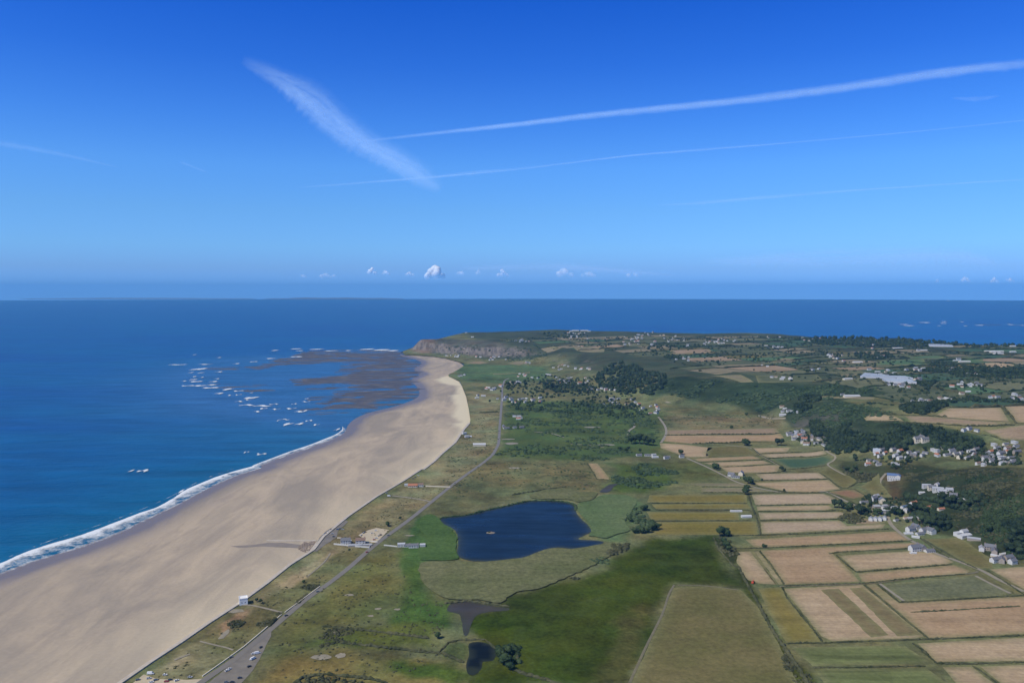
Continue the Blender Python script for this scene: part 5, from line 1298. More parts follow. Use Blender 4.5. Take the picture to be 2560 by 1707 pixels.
# island in the lake
isl = GP('C', (2255, 315))[0]
rk = empty('rock_islet', (isl[0], isl[1], PLAIN))
bm = bmesh.new(); bmesh.ops.create_icosphere(bm, subdivisions=3, radius=1)
for v_ in bm.verts:
    k_ = 1 + .5 * (float(fbm(v_.co.x * 2 + 5, v_.co.y * 2 + v_.co.z, 3)) - .5); v_.co = Vector((v_.co.x * 6.5 * k_, v_.co.y * 4.2 * k_, v_.co.z * 1.4 * k_))
me = bpy.data.meshes.new('rock'); bm.to_mesh(me); bm.free(); link('rock', me, simple_mat('islet_rock', (.24, .2, .15), .9, .4, .4), rk)
ii = scatter_lumps('reed_tuft', None, None, 1.6, 14, MT['hedge'], None, 77, .8, 10, world_poly=[(isl[0] - 5, isl[1] - 2), (isl[0] + 2, isl[1] - 3), (isl[0] + 3, isl[1] + 2), (isl[0] - 4, isl[1] + 3)])
ii.parent = rk; ii.matrix_parent_inverse = Matrix.Translation((-isl[0], -isl[1], -PLAIN)); del ii['kind']
tag(rk, 'small brown rocky islet standing in the dark blue lake', 'islet')

# ------------------------------------------------------------------ buildings
def box(V, Fc, x0, y0, z0, x1, y1, z1):
    n = len(V); V += [(x0, y0, z0), (x1, y0, z0), (x1, y1, z0), (x0, y1, z0), (x0, y0, z1), (x1, y0, z1), (x1, y1, z1), (x0, y1, z1)]
    Fc += [(n, n + 3, n + 2, n + 1), (n + 4, n + 5, n + 6, n + 7), (n, n + 1, n + 5, n + 4), (n + 1, n + 2, n + 6, n + 5), (n + 2, n + 3, n + 7, n + 6), (n + 3, n, n + 4, n + 7)]

def make_house(name, L, W, H, rh, wall, roof, windows=True, chim=1, flat=False, name_parts=True):
    root = empty(name, (0, 0, -100))
    V = []; Fc = []
    if flat:
        box(V, Fc, -L / 2, -W / 2, -2.5, L / 2, W / 2, H); mesh('wall', V, Fc, wall, root)
        V = []; Fc = []; box(V, Fc, -L / 2 - .25, -W / 2 - .25, H + .003, L / 2 + .25, W / 2 + .25, H + .35); ro = mesh('roof', V, Fc, roof, root)
    else:
        V = [(-L / 2, -W / 2, -2.5), (L / 2, -W / 2, -2.5), (L / 2, W / 2, -2.5), (-L / 2, W / 2, -2.5), (-L / 2, -W / 2, H), (L / 2, -W / 2, H), (L / 2, W / 2, H), (-L / 2, W / 2, H), (-L / 2, 0, H + rh), (L / 2, 0, H + rh)]
        Fc = [(0, 1, 5, 4), (2, 3, 7, 6), (1, 2, 6, 9, 5), (3, 0, 4, 8, 7), (0, 3, 2, 1)]
        mesh('wall', V, Fc, wall, root)
        o_, t = .45, .22; s = rh / (W / 2); e = W / 2 + o_; ze = H - s * o_ + .02
        X = L / 2 + .3
        V = [(-X, -e, ze), (X, -e, ze), (X, 0, H + rh + .02), (-X, 0, H + rh + .02), (X, e, ze), (-X, e, ze)]
        V = V + [(a, b, c + t) for a, b, c in V]
        Fc = [(0, 3, 2, 1), (3, 5, 4, 2), (6, 7, 8, 9), (9, 8, 10, 11), (0, 1, 7, 6), (5, 11, 10, 4), (1, 2, 8, 7), (2, 4, 10, 8), (0, 6, 9, 3), (3, 9, 11, 5)]
        ro = mesh('roof', V, Fc, roof, root)
        for i in range(chim):
            V = []; Fc = []; x = (-1 if i else 1) * (L / 2 - .7); box(V, Fc, x - .45, -.35, H + rh - .6, x + .45, .35, H + rh + 1.2); box(V, Fc, x - .2, -.15, H + rh + 1.203, x + .2, .15, H + rh + 1.6)
            mesh('chimney', V, Fc, MT['brick'], ro)
    if windows:
        n = max(2, int(L / 3.2)); zs = [1.0] + ([3.6] if H > 4.6 else [])
        for z in zs:
            for i in range(n):
                x = -L / 2 + L * (i + .5) / n
                for sy in (-1, 1):
                    if z == 1.0 and i == n // 2 and sy == -1:
                        V = []; Fc = []; box(V, Fc, x - .5, sy * W / 2 - .06, 0, x + .5, sy * W / 2 + .06, 2.1); mesh('door', V, Fc, MT['door'], root); continue
                    V = []; Fc = []; box(V, Fc, x - .65, sy * W / 2 - .05, z, x + .65, sy * W / 2 + .05, z + 1.3); mesh('window', V, Fc, MT['glass'], root)
    return root

HP = {}
def hp(k, *a, **kw): HP[k] = make_house(*a, **kw)
hp('ws', 'house', 13, 8, 5.4, 3.2, MT['white'], MT['slate'], chim=2)
hp('wg', 'house', 12, 7.5, 5.2, 2.8, MT['white'], MT['greyroof'])
hp('wb', 'bungalow', 15, 8.5, 2.8, 2.4, MT['white'], MT['slate'])
hp('wt', 'house', 12, 8, 5.0, 2.8, MT['white'], MT['tile'])
hp('wn', 'house', 12, 8, 5.0, 2.8, MT['white'], MT['brownroof'])
hp('cs', 'house', 13, 8, 5.4, 3.2, MT['cream'], MT['slate'])
hp('ct', 'bungalow', 18, 8.5, 3.0, 2.6, MT['cream'], MT['tile'])
hp('st', 'farmhouse', 16, 8, 5.6, 3.4, MT['stone'], MT['slate'], chim=2)
hp('fl', 'flat_roofed_house', 16, 9, 5.6, 0, MT['white'], MT['whiteroof'], flat=True)
hp('bl', 'house', 18, 10, 4.6, 3.0, MT['white'], MT['blueroof'])
hp('sh', 'shed', 20, 9, 3.2, 1.6, MT['white'], MT['whiteroof'], windows=False, chim=0)
hp('bn', 'barn', 34, 14, 4.0, 2.2, MT['cream'], MT['whiteroof'], windows=False, chim=0)
hp('gb', 'barn', 28, 12, 4.0, 2.6, MT['stone'], MT['greyroof'], windows=False, chim=0)
# plain versions for the far villages, too small to show windows
hp('fws', 'house', 12, 8, 4.8, 3.0, MT['white'], MT['slate'], windows=False, chim=0)
hp('fwg', 'house', 13, 8, 4.6, 2.4, MT['white'], MT['greyroof'], windows=False, chim=0)
hp('fwt', 'house', 12, 8, 4.6, 2.6, MT['white'], MT['tile'], windows=False, chim=0)
hp('fww', 'bungalow', 15, 8, 3.2, 1.8, MT['white'], MT['whiteroof'], windows=False, chim=0)
hp('fcs', 'house', 12, 8, 4.8, 2.8, MT['cream'], MT['brownroof'], windows=False, chim=0)
LOOK = {'ws': 'white slate-roofed house', 'wg': 'white grey-roofed house', 'wb': 'white slate-roofed bungalow', 'wt': 'white red-tiled house', 'wn': 'white brown-roofed house', 'cs': 'cream slate-roofed house', 'ct': 'cream red-tiled bungalow',
        'st': 'grey stone farmhouse', 'fl': 'flat-roofed white house', 'bl': 'blue-roofed white house', 'sh': 'long white shed', 'bn': 'large pale-roofed barn', 'gb': 'grey-roofed stone barn', 'fws': 'white dark-roofed house', 'fwg': 'white pale-roofed house', 'fwt': 'white red-roofed house',
        'fww': 'low all-white bungalow', 'fcs': 'cream brown-roofed house'}
CATN = {'sh': 'shed', 'bn': 'barn', 'gb': 'barn', 'wb': 'bungalow', 'ct': 'bungalow', 'fww': 'bungalow'}
FAR_STUFF = []; n_house = 0; HBASE = []
def house_at(u, v, k, rz, s, place, sx=None, look=None):
    global n_house
    x, y = G(u, v); z = float(h(x, y))
    p = HP[k]; key = id(p); o = p if key not in used_proto else copy_tree(p); used_proto.add(key)
    o.location = (x, y, z); o.rotation_euler = (0, 0, rz); o.scale = ((sx or s), s, s); n_house += 1; HBASE.append((x, y))
    register(place, o, look or LOOK[k], CATN.get(k, 'house'), 'buildings ' + place, x)
    return o
# single buildings and small groups: crop, x, y, kind, rotation (degrees), scale, length scale
A_L = [
 ('E7', 'beside the slipway restaurant yard', [(490, 842, 'ws', 8, 1.2, 1.2), (665, 835, 'wn', 8, 1.2, 1.3), (605, 868, 'gb', 8, .62, .8), (730, 862, 'gb', 8, .5, .7), (540, 828, 'fl', 98, .55, .6)]),
 ('E7', 'between the coast road and the lake', [(1145, 872, 'fl', 6, .85, .75), (1215, 872, 'wb', 8, .9, .7), (1290, 885, 'ws', 6, .8, 1.2), (1395, 880, 'fl', 6, .85, .55)]),
 ('E7', 'long building beside the sea wall', [(1205, 160, 'fl', 4, .7, .55), (1280, 172, 'ct', 4, 1.25, 1.1), (1375, 168, 'wn', 4, .95, .9)]),
 ('G6', 'in the dune grass beside the coast road', [(775, 860, 'bn', 3, 1.1, 1.0), (565, 700, 'fwg', 30, .9, .9), (600, 745, 'fwg', 20, .9, .9), (640, 740, 'fww', 10, .8, .8), (740, 200, 'fww', 20, 1, 1), (830, 172, 'fww', 5, 1, 1.2), (755, 165, 'fws', 40, .9, .9), (1030, 212, 'fws', 0, .8, .8)]),
 ('G4', 'white farm beside the lane on the plain', [(1945, 590, 'ws', 150, 1.1, 1.1), (1975, 600, 'wb', 165, 1.0, 1.2), (2020, 582, 'cs', 60, 1.2, .9)]),
 ('G4', 'in the little row by the marsh scrub', [(1230, 430, 'wb', 10, 1, .9), (1300, 432, 'wb', 0, 1, 1.1), (1345, 435, 'wg', 20, .9, .9), (1355, 445, 'sh', 10, .8, .8), (1440, 455, 'ws', 20, .9, .9), (1450, 445, 'wb', 0, .9, .9), (1560, 445, 'ws', 10, .9, .9), (2060, 905, 'sh', 5, .9, .9), (1960, 862, 'fww', 0, .6, .8), (2005, 862, 'fww', 0, .6, .7)]),
 ('E4', 'in the hamlet where the lanes meet', [(880, 825, 'ws', 30, 1.1, 1.1), (905, 800, 'wg', 30, 1.0, 1.0), (960, 850, 'cs', 75, 1.35, .9), (785, 850, 'wb', 5, .9, 1.0), (940, 895, 'gb', 5, .9, 1.0), (1000, 905, 'wb', 20, 1.1, 1.0), (990, 945, 'fl', 10, .9, 1.0), (1080, 915, 'wg', 20, .9, .9), (1180, 900, 'bl', 25, .7, .8), (1205, 935, 'wg', 30, 1, 1),
   (1270, 880, 'wt', 30, 1.2, 1.3), (1410, 905, 'ct', 20, .95, 1.0), (1540, 915, 'ct', 10, .7, .7), (850, 1022, 'wg', 60, .9, .8), (895, 1022, 'wg', 60, .9, .8), (940, 1022, 'wg', 60, .9, .8), (985, 1015, 'wg', 60, .9, .8), (1100, 1025, 'wb', 20, .7, .6), (1195, 1002, 'ct', 10, .6, .5), (1260, 1010, 'gb', 15, .8, .9), (1330, 1010, 'gb', 100, .7, .8)]),
 ('E4', 'in the white group below the dark trees', [(1240, 1130, 'ws', 20, 1.15, 1.1), (1290, 1105, 'ws', 110, 1.1, 1.0), (1370, 1140, 'ws', 25, 1.1, 1.1), (1440, 1148, 'ws', 110, 1.2, 1.0), (1330, 1160, 'wb', 15, .9, .9), (1220, 1155, 'sh', 0, .7, .7), (1290, 1190, 'sh', -30, .7, .6)]),
 ('E4', 'standing alone beside the lane and bare field', [(1280, 1320, 'ws', 15, 1.25, 1.3), (1340, 1310, 'st', 105, 1.1, .9), (1425, 1330, 'wb', 10, 1.0, 1.0), (1265, 1345, 'sh', 0, .5, .5)]),
 ('E4', 'on the hillside pasture edge', [(1710, 1165, 'fl', 20, .9, .9), (1770, 1180, 'sh', 20, 1.1, 1.1), (1765, 1150, 'wg', 20, 1.0, 1.0), (1860, 1210, 'gb', 150, .7, .7)]),
 ('E4', 'at the last farm under the steep slope', [(1935, 1315, 'wg', 60, 1, 1), (2020, 1310, 'st', 150, 1.1, 1.0), (2060, 1345, 'st', 60, 1.0, 1.0), (2100, 1380, 'bn', 140, .55, .6), (2065, 1430, 'ws', 20, 1, 1), (2130, 1430, 'st', 60, 1, 1), (2200, 1410, 'st', 20, 1, 1), (2240, 1445, 'ws', 20, 1, .9), (2150, 1355, 'sh', 20, .6, .6)]),
 ('E4', 'on the knoll above the lane', [(1060, 600, 'bl', -25, 1.2, 1.1), (1120, 600, 'bl', 60, .9, .9), (1075, 628, 'fl', -25, .8, 1.5)]),
 ('E4', 'of the white villa on the hillside', [(1400, 700, 'fl', -10, 1.1, 1.0), (1450, 720, 'cs', -10, 1.1, 1.1), (1510, 735, 'fl', -20, 1.2, 1.2), (1570, 760, 'fl', -20, 1.2, 1.3), (1620, 745, 'wg', -20, 1.1, 1.0), (1660, 800, 'ws', -30, 1.1, 1.0), (1735, 830, 'wb', -10, 1, 1), (1780, 825, 'sh', -10, .8, .7), (1500, 685, 'wg', 40, .9, .8), (1350, 755, 'fww', 0, .7, .7)]),
 ('E4', 'of the cream manor among the dark trees', [(1310, 250, 'cs', 5, 1.5, 1.4), (1380, 250, 'cs', 5, 1.3, 1.4), (1350, 225, 'cs', 95, 1.2, 1.0)]),
 ('E3', 'in the field above the valley', [(325, 1000, 'bn', 0, 1.2, 1.4), (218, 985, 'fws', 0, 1, 1)]),
 ('E3', 'by the large plateau greenhouse', [(280, 795, 'bn', 10, 1, 1), (530, 685, 'fws', 0, 1.2, 1.2), (735, 757, 'fws', 0, 1.1, 1.1), (630, 707, 'sh', 0, 1, 1)]),
 ('E3', 'beside the green plateau field', [(1580, 568, 'fws', 0, 1.6, 1.6), (1650, 590, 'bn', 0, 1.1, 1.4), (1545, 575, 'sh', 0, 1, 1), (395, 597, 'bn', 0, 1.1, 1.2), (690, 525, 'fcs', 10, 1.3, 1.6), (640, 545, 'bn', 0, 1, 1.2), (860, 432, 'bn', 0, 1.2, 1.6)]),
 ('E3', 'of the white works on the plateau', [(1950, 470, 'bn', 0, 1.2, 1.5), (2010, 478, 'bn', 0, 1.2, 1.4), (2060, 470, 'bn', 0, 1.1, 1.2), (2050, 495, 'bn', 0, 1, 1.4), (2220, 408, 'sh', 0, 1.5, 1.4), (2220, 475, 'sh', 0, 1.5, 1.4), (1160, 455, 'bn', 0, 1, 1.3), (1108, 460, 'fws', 0, 1.4, 1.2)]),
 ('E1', 'on the skyline of the far headland', [(1760, 101, 'bn', 0, 1.2, 1.6), (1840, 101, 'bn', 0, 1.2, 1.8), (1720, 105, 'sh', 0, 1.2, 1.3), (1885, 106, 'sh', 0, 1.2, 1.2), (755, 118, 'sh', 0, .9, .9), (812, 160, 'fww', 0, 1.3, 1.3)]),
]
for c, place, L in A_L:
    for x, y, k, rz, s, sx in L:
        (u, v), = N(c, (x, y)); house_at(u, v, k, R(rz), s * .88, place, sx * .88)
# villages: crop, box, count, place; houses scattered in rows with real spacing
VIL = [('E4', (870, 335, 1145, 400), 9, 'beside the bright lawn of the upper hamlet'), ('E4', (1090, 400, 1230, 430), 4, 'below the bright lawn of the upper hamlet'), ('E4', (800, 440, 960, 490), 7, 'on the seaward terrace of the upper hamlet'), ('E4', (1210, 360, 1400, 400), 6, 'in the terrace east of the lawn'), ('E4', (1060, 470, 1140, 500), 2, 'under the upper hamlet'),
       ('E4', (1480, 310, 1710, 400), 14, 'in the white village under the dark wood'), ('E4', (1720, 330, 1920, 420), 13, 'in the middle of the white village'), ('E4', (1900, 360, 2300, 490), 22, 'at the inland end of the white village'), ('E4', (2050, 260, 2300, 340), 6, 'above the white village'),
       ('E4', (50, 160, 200, 240), 12, 'at the top of the packed white village'), ('E4', (150, 200, 330, 290), 16, 'in the middle of the packed white village'), ('E4', (300, 220, 430, 290), 10, 'at the inland end of the packed white village'),
       ('E1', (1100, 710, 1440, 768), 18, 'in the village beside the coast road'), ('E1', (2020, 720, 2352, 800), 14, 'in the village under the round wood'), ('E2', (190, 1100, 450, 1200), 8, 'at the tail of the village on the plain'), ('E2', (1850, 1120, 2090, 1230), 7, 'at the old quarry'),
       ('E1', (1550, 530, 1880, 585), 18, 'in the long white village on the plain'), ('E1', (1820, 610, 2150, 660), 12, 'in the village beneath the wood'), ('E1', (1540, 412, 1700, 465), 9, 'in the village at the valley mouth'), ('E1', (1200, 885, 1280, 912), 4, 'among the scrub behind the road'), ('E1', (1090, 988, 1310, 1000), 4, 'in the row inland of the coast road')]
vr = random.Random(17)
def village(c, bx, n, place, far=False):
    rot0 = vr.choice([0, 15, -20, 30]); done = 0; tries = 0
    while done < n and tries < n * 30:
        tries += 1
        x, y = vr.uniform(bx[0], bx[2]), vr.uniform(bx[1], bx[3])
        (u, v), = N(c, (x, y)); p = G(u, v)
        if any((p[0] - q[0]) ** 2 + (p[1] - q[1]) ** 2 < 14 ** 2 for q in HBASE): continue
        k = vr.choice(['fws', 'fws', 'fwg', 'fwg', 'fww', 'fcs', 'fwt', 'fws']) if np.hypot(*p) > 2100 else vr.choice(['ws', 'ws', 'wb', 'st', 'wg', 'wt', 'fl', 'wn', 'cs', 'wb'])
        done += 1
        rz = R(rot0 + vr.choice([0, 0, 90]) + vr.uniform(-8, 8)); s = vr.uniform(.65, 1.0)
        if far: FAR_STUFF.append((p, k, rz, s * 1.1)); HBASE.append(p)
        else: house_at(u, v, k, rz, s, place, s * vr.uniform(.9, 1.4))
for c, bx, n, place in VIL: village(c, bx, n, place)
FARV = [('E1', (570, 325, 720, 342), 7), ('E1', (790, 338, 1130, 372), 9), ('E1', (1300, 385, 1360, 402), 4), ('E1', (1760, 440, 1920, 458), 6), ('E1', (680, 508, 740, 520), 3), ('E1', (1230, 490, 1440, 540), 7), ('E1', (1490, 500, 1530, 508), 2), ('E1', (1140, 572, 1250, 592), 4), ('E1', (930, 596, 1090, 650), 8),
        ('E1', (1210, 185, 1360, 203), 7), ('E1', (1680, 115, 1870, 178), 16), ('E1', (2200, 150, 2352, 230), 9), ('E1', (1780, 238, 1830, 250), 2), ('E2', (0, 270, 240, 400), 14), ('E2', (240, 240, 420, 300), 5), ('E2', (420, 270, 720, 360), 13), ('E2', (940, 320, 1310, 390), 24), ('E2', (720, 380, 840, 410), 4), ('E2', (300, 345, 420, 400), 4),
        ('E2', (1630, 400, 1860, 425), 8), ('E2', (1440, 290, 1860, 330), 6), ('E2', (1980, 300, 2350, 345), 8), ('E2', (540, 500, 830, 590), 6), ('E2', (1700, 770, 1990, 800), 6), ('E2', (2180, 670, 2300, 690), 4), ('E2', (1620, 625, 1700, 650), 2), ('E3', (50, 470, 320, 600), 11), ('E3', (100, 330, 930, 440), 10),
        ('E3', (970, 665, 1170, 700), 8), ('E3', (1380, 630, 1570, 720), 3), ('E3', (1600, 730, 1850, 750), 3), ('E3', (1490, 830, 1850, 890), 11), ('E3', (760, 855, 1000, 900), 7), ('E3', (1000, 1040, 1250, 1065), 6), ('E3', (1360, 1010, 1530, 1040), 3), ('E3', (1940, 980, 2320, 1040), 8), ('E3', (1600, 930, 1700, 990), 2), ('E3', (640, 690, 860, 760), 4), ('E3', (1060, 790, 1130, 810), 3), ('E4', (1760, 130, 1890, 155), 3)]
for c, bx, n in FARV: village(c, bx, n, '', True)
def merge_far():
    by = {}
    for p, k, rz, s in FAR_STUFF:
        if not k.startswith('f') or k == 'fl': k = 'fws'
        root = HP[k]; z0 = float(h(*p))
        Mx = Matrix.Translation((p[0], p[1], z0)) @ Matrix.Rotation(rz, 4, 'Z') @ Matrix.Scale(s, 4)
        for ch in root.children:
            m = ch.data.materials[0]; V, Fc = by.setdefault(m.name, (m, [], []))[1:]
            b0 = len(V); V += [tuple(Mx @ v.co) for v in ch.data.vertices]; Fc += [[i + b0 for i in q.vertices] for q in ch.data.polygons]
    mats = [v[0] for v in by.values()]; V = []; Fc = []; mi = []
    for j, (m, vv, ff) in enumerate(by.values()):
        b0 = len(V); V += vv; Fc += [[i + b0 for i in f] for f in ff]; mi += [j] * len(ff)
    o = mesh('distant_settlement', V, Fc)
    for m in mats: o.data.materials.append(m)
    o.data.polygons.foreach_set('material_index', mi)
    tag(o, 'far scattered villages of small white houses across the plateau', 'village', kind='stuff')
merge_far()

# glasshouses
def glasshouse(name, poly_c, pts, bays, place, look):
    P = [np.array(p) for p in GP(poly_c, *pts)]     # four corners, near-left, near-right, far-right, far-left
    zc = float(np.mean([h(*p) for p in P])) + 1
    root = empty(name, (P[0][0], P[0][1], zc)); o0 = P[0]
    tag(root, look + ' ' + place, 'greenhouse', 'plateau greenhouses')
    V = []; Fc = []
    for i in range(bays):
        a0, a1 = i / bays, (i + 1) / bays; am = (a0 + a1) / 2
        nl, nr = P[0] * (1 - a0) + P[3] * a0 - o0, P[1] * (1 - a0) + P[2] * a0 - o0
        ml, mr_ = P[0] * (1 - am) + P[3] * am - o0, P[1] * (1 - am) + P[2] * am - o0
        fl, fr = P[0] * (1 - a1) + P[3] * a1 - o0, P[1] * (1 - a1) + P[2] * a1 - o0
        b = len(V)
        V += [(*nl, 4), (*nr, 4), (*mr_, 6.2), (*ml, 6.2), (*fr, 4), (*fl, 4)]
        Fc += [(b, b + 1, b + 2, b + 3), (b + 3, b + 2, b + 4, b + 5), (b, b + 3, b + 5), (b + 1, b + 4, b + 2)]
    mesh('roof', V, Fc, MT['greenhouse'], root)
    Q = [p - o0 for p in P]; V = [(*q, -6) for q in Q] + [(*q, 3.99) for q in Q]; Fc = [(i, (i + 1) % 4, (i + 1) % 4 + 4, i + 4) for i in range(4)]
    mesh('wall', V, Fc, MT['whiteroof'], root)
glasshouse('greenhouse', 'E3', [(425, 775), (880, 790), (700, 750), (480, 738)], 7, 'seaward on the plateau above the escarpment', 'very large grey-blue greenhouse')
glasshouse('greenhouse', 'E3', [(880, 792), (1050, 800), (950, 772), (720, 765)], 5, 'among the farm sheds', 'long pale greenhouse')
glasshouse('greenhouse', 'E3', [(730, 830), (1090, 846), (1010, 806), (680, 800)], 8, 'in front of the long one on the plateau', 'large pale grey greenhouse')
glasshouse('greenhouse', 'E3', [(1180, 404), (1520, 410), (1480, 392), (1190, 391)], 5, 'by the far tree belt', 'far pale greenhouse')
glasshouse('greenhouse', 'E4', [(870, 360), (940, 366), (950, 338), (880, 332)], 3, 'beside the bright green lawn', 'small white greenhouse')

# white square house on the sea wall
def square_tower():
    x, y = plane(*N('C', (1118, 640))[0], PLAIN)
    root = empty('square_tower', (x, y, PLAIN), R(22))
    tag(root, 'plain white square building standing on the edge of the sea wall', 'tower')
    V = []; Fc = []; box(V, Fc, -4.6, -4.6, -3, 4.6, 4.6, 7.2); mesh('wall', V, Fc, MT['limewash'], root)
    V = []; Fc = []
    for a in ((-4.8, -4.8, 4.8, -4.3), (-4.8, 4.3, 4.8, 4.8), (-4.8, -4.3, -4.3, 4.3), (4.3, -4.3, 4.8, 4.3)): box(V, Fc, a[0], a[1], 7.203, a[2], a[3], 8.1)
    mesh('parapet', V, Fc, MT['limewash'], root)
    V = []; Fc = []; box(V, Fc, -4.29, -4.29, 7.21, 4.29, 4.29, 7.35); mesh('roof', V, Fc, MT['limewash'], root)
    for sx in (-1.8, 1.8):
        V = []; Fc = []; box(V, Fc, sx - .4, -4.66, 2.5, sx + .4, -4.5, 3.7); mesh('window', V, Fc, MT['glass'], root)
    V = []; Fc = []; box(V, Fc, 4.5, -.6, 0, 4.66, .6, 2.1); mesh('door', V, Fc, MT['door'], root)
square_tower()

# boundary walls
for c, pts, w_, hh, lab in [('E7', [(350, 850), (480, 862), (620, 878), (768, 890), (785, 860)], .8, 2.0, 'white boundary wall in front of the slipway restaurant'), ('E7', [(1430, 168), (1560, 172), (1720, 178)], .8, 1.8, 'cream wall from the long red-roofed building to the coast road'),
                          ('E7', [(940, 862), (1010, 868), (1095, 878)], .7, 1.5, 'white wall from the coast road to the lakeside bungalow'), ('E7', [(390, 778), (440, 778)], .9, 1.8, 'short cream wall above the restaurant roof'), ('E7', [(780, 815), (865, 825)], .7, 1.5, 'short white wall at the car park entrance'),
                          ('E6', [(970, 1272), (1200, 1110), (1450, 930), (1700, 720), (1900, 545)], .9, 1.0, 'low pale yellow wall along the seaward side of the coast road'), ('E6', [(1940, 520), (2130, 380), (2352, 215)], .9, 1.0, 'low pale wall along the coast road past the side track')]:
    o = wall_strip('boundary_wall', GP(c, *pts), w_, hh, -.5, MT['cream'] if 'yellow' in lab or 'cream' in lab or 'pale' in lab else MT['white'], zf=h)
    tag(o, lab, 'wall', kind='thing')

# ------------------------------------------------------------------ vehicles
def make_car(name, paint, L=4.3, W=1.8, van=False):
    root = empty(name, (0, 0, -100))
    def loft(rings, mat, nm, par=root):
        V = []; Fc = []
        for r_ in rings: V += r_
        n = len(rings[0])
        for i in range(len(rings) - 1):
            for k in range(n):
                a = i * n + k; b = i * n + (k + 1) % n; Fc.append((a, b, b + n, a + n))
        Fc.append(tuple(range(n))[::-1]); Fc.append(tuple(range((len(rings) - 1) * n, len(rings) * n)))
        return mesh(nm, V, Fc, mat, par)
    hW = W / 2
    top = .95 if not van else 1.05
    prof = [(-L / 2, .45, .75), (-L / 2 + .15, .3, top - .05), (-L * .2, .28, top), (L * .22, .28, top), (L / 2 - .25, .3, .82), (L / 2, .42, .65)]
    loft([[(x, -hW, zb), (x, hW, zb), (x, hW * .96, zt), (x, -hW * .96, zt)] for x, zb, zt in prof], paint, 'body')
    if van: cab = [(-L / 2 + .08, 1.04, 2.25), (-L * .1, 1.04, 2.3), (L * .22, 1.04, 2.25), (L * .36, 1.0, 1.1)]
    else: cab = [(-L * .42, .94, 1.0), (-L * .3, .94, 1.42), (L * .04, .94, 1.45), (L * .24, .94, 1.0)]
    loft([[(x, -hW * .9, zb), (x, hW * .9, zb), (x, hW * .78, zt), (x, -hW * .78, zt)] for x, zb, zt in cab], paint if van else MT['glass'], 'cabin')
    V = []; Fc = []
    if van: box(V, Fc, L * .27, -hW * .7, 1.25, L * .33, hW * .7, 1.85); mesh('windscreen', V, Fc, MT['glass'], root)
    else: box(V, Fc, -L * .29, -hW * .76, 1.425, L * .03, hW * .76, 1.48); mesh('roof', V, Fc, paint, root)
    for sx in (-.31, .31):
        for sy in (-1, 1):
            V = []; Fc = []; c = (L * sx, sy * (hW - .08)); k = 12
            for j in (-.12, .12):
                for i in range(k): t = 2 * math.pi * i / k; V.append((c[0] + .33 * math.cos(t), c[1] + j, .33 + .33 * math.sin(t)))
            for i in range(k): j = (i + 1) % k; Fc.append((i, j, k + j, k + i))
            Fc.append(tuple(range(k))[::-1]); Fc.append(tuple(range(k, 2 * k))); mesh('wheel', V, Fc, MT['tyre'], root)
    for sy in (-1, 1):
        V = []; Fc = []; box(V, Fc, L / 2 - .1, sy * hW * .7 - .15, .55, L / 2 + .02, sy * hW * .7 + .15, .7); mesh('headlight', V, Fc, MT['lamp'], root)
    return root
CARS = {k: make_car('parked_car', MT['car_' + k]) for k in ('white', 'silver', 'black', 'blue', 'red', 'grey')}
CARS['van'] = make_car('camper_van', MT['car_white'], 6.4, 2.2, True)
def car_at(c, x, y, k, rz, place, z=None):
    (u, v), = N(c, (x, y)); X, Y = G(u, v)
    p = CARS[k]; key = id(p); o = p if key not in used_proto else copy_tree(p); used_proto.add(key)
    o.location = (X, Y, float(h(X, Y)) + .38); o.rotation_euler = (0, 0, R(rz))
    register(place, o, ('white camper van' if k == 'van' else k + ' car'), 'van' if k == 'van' else 'car', 'vehicles ' + place, X)
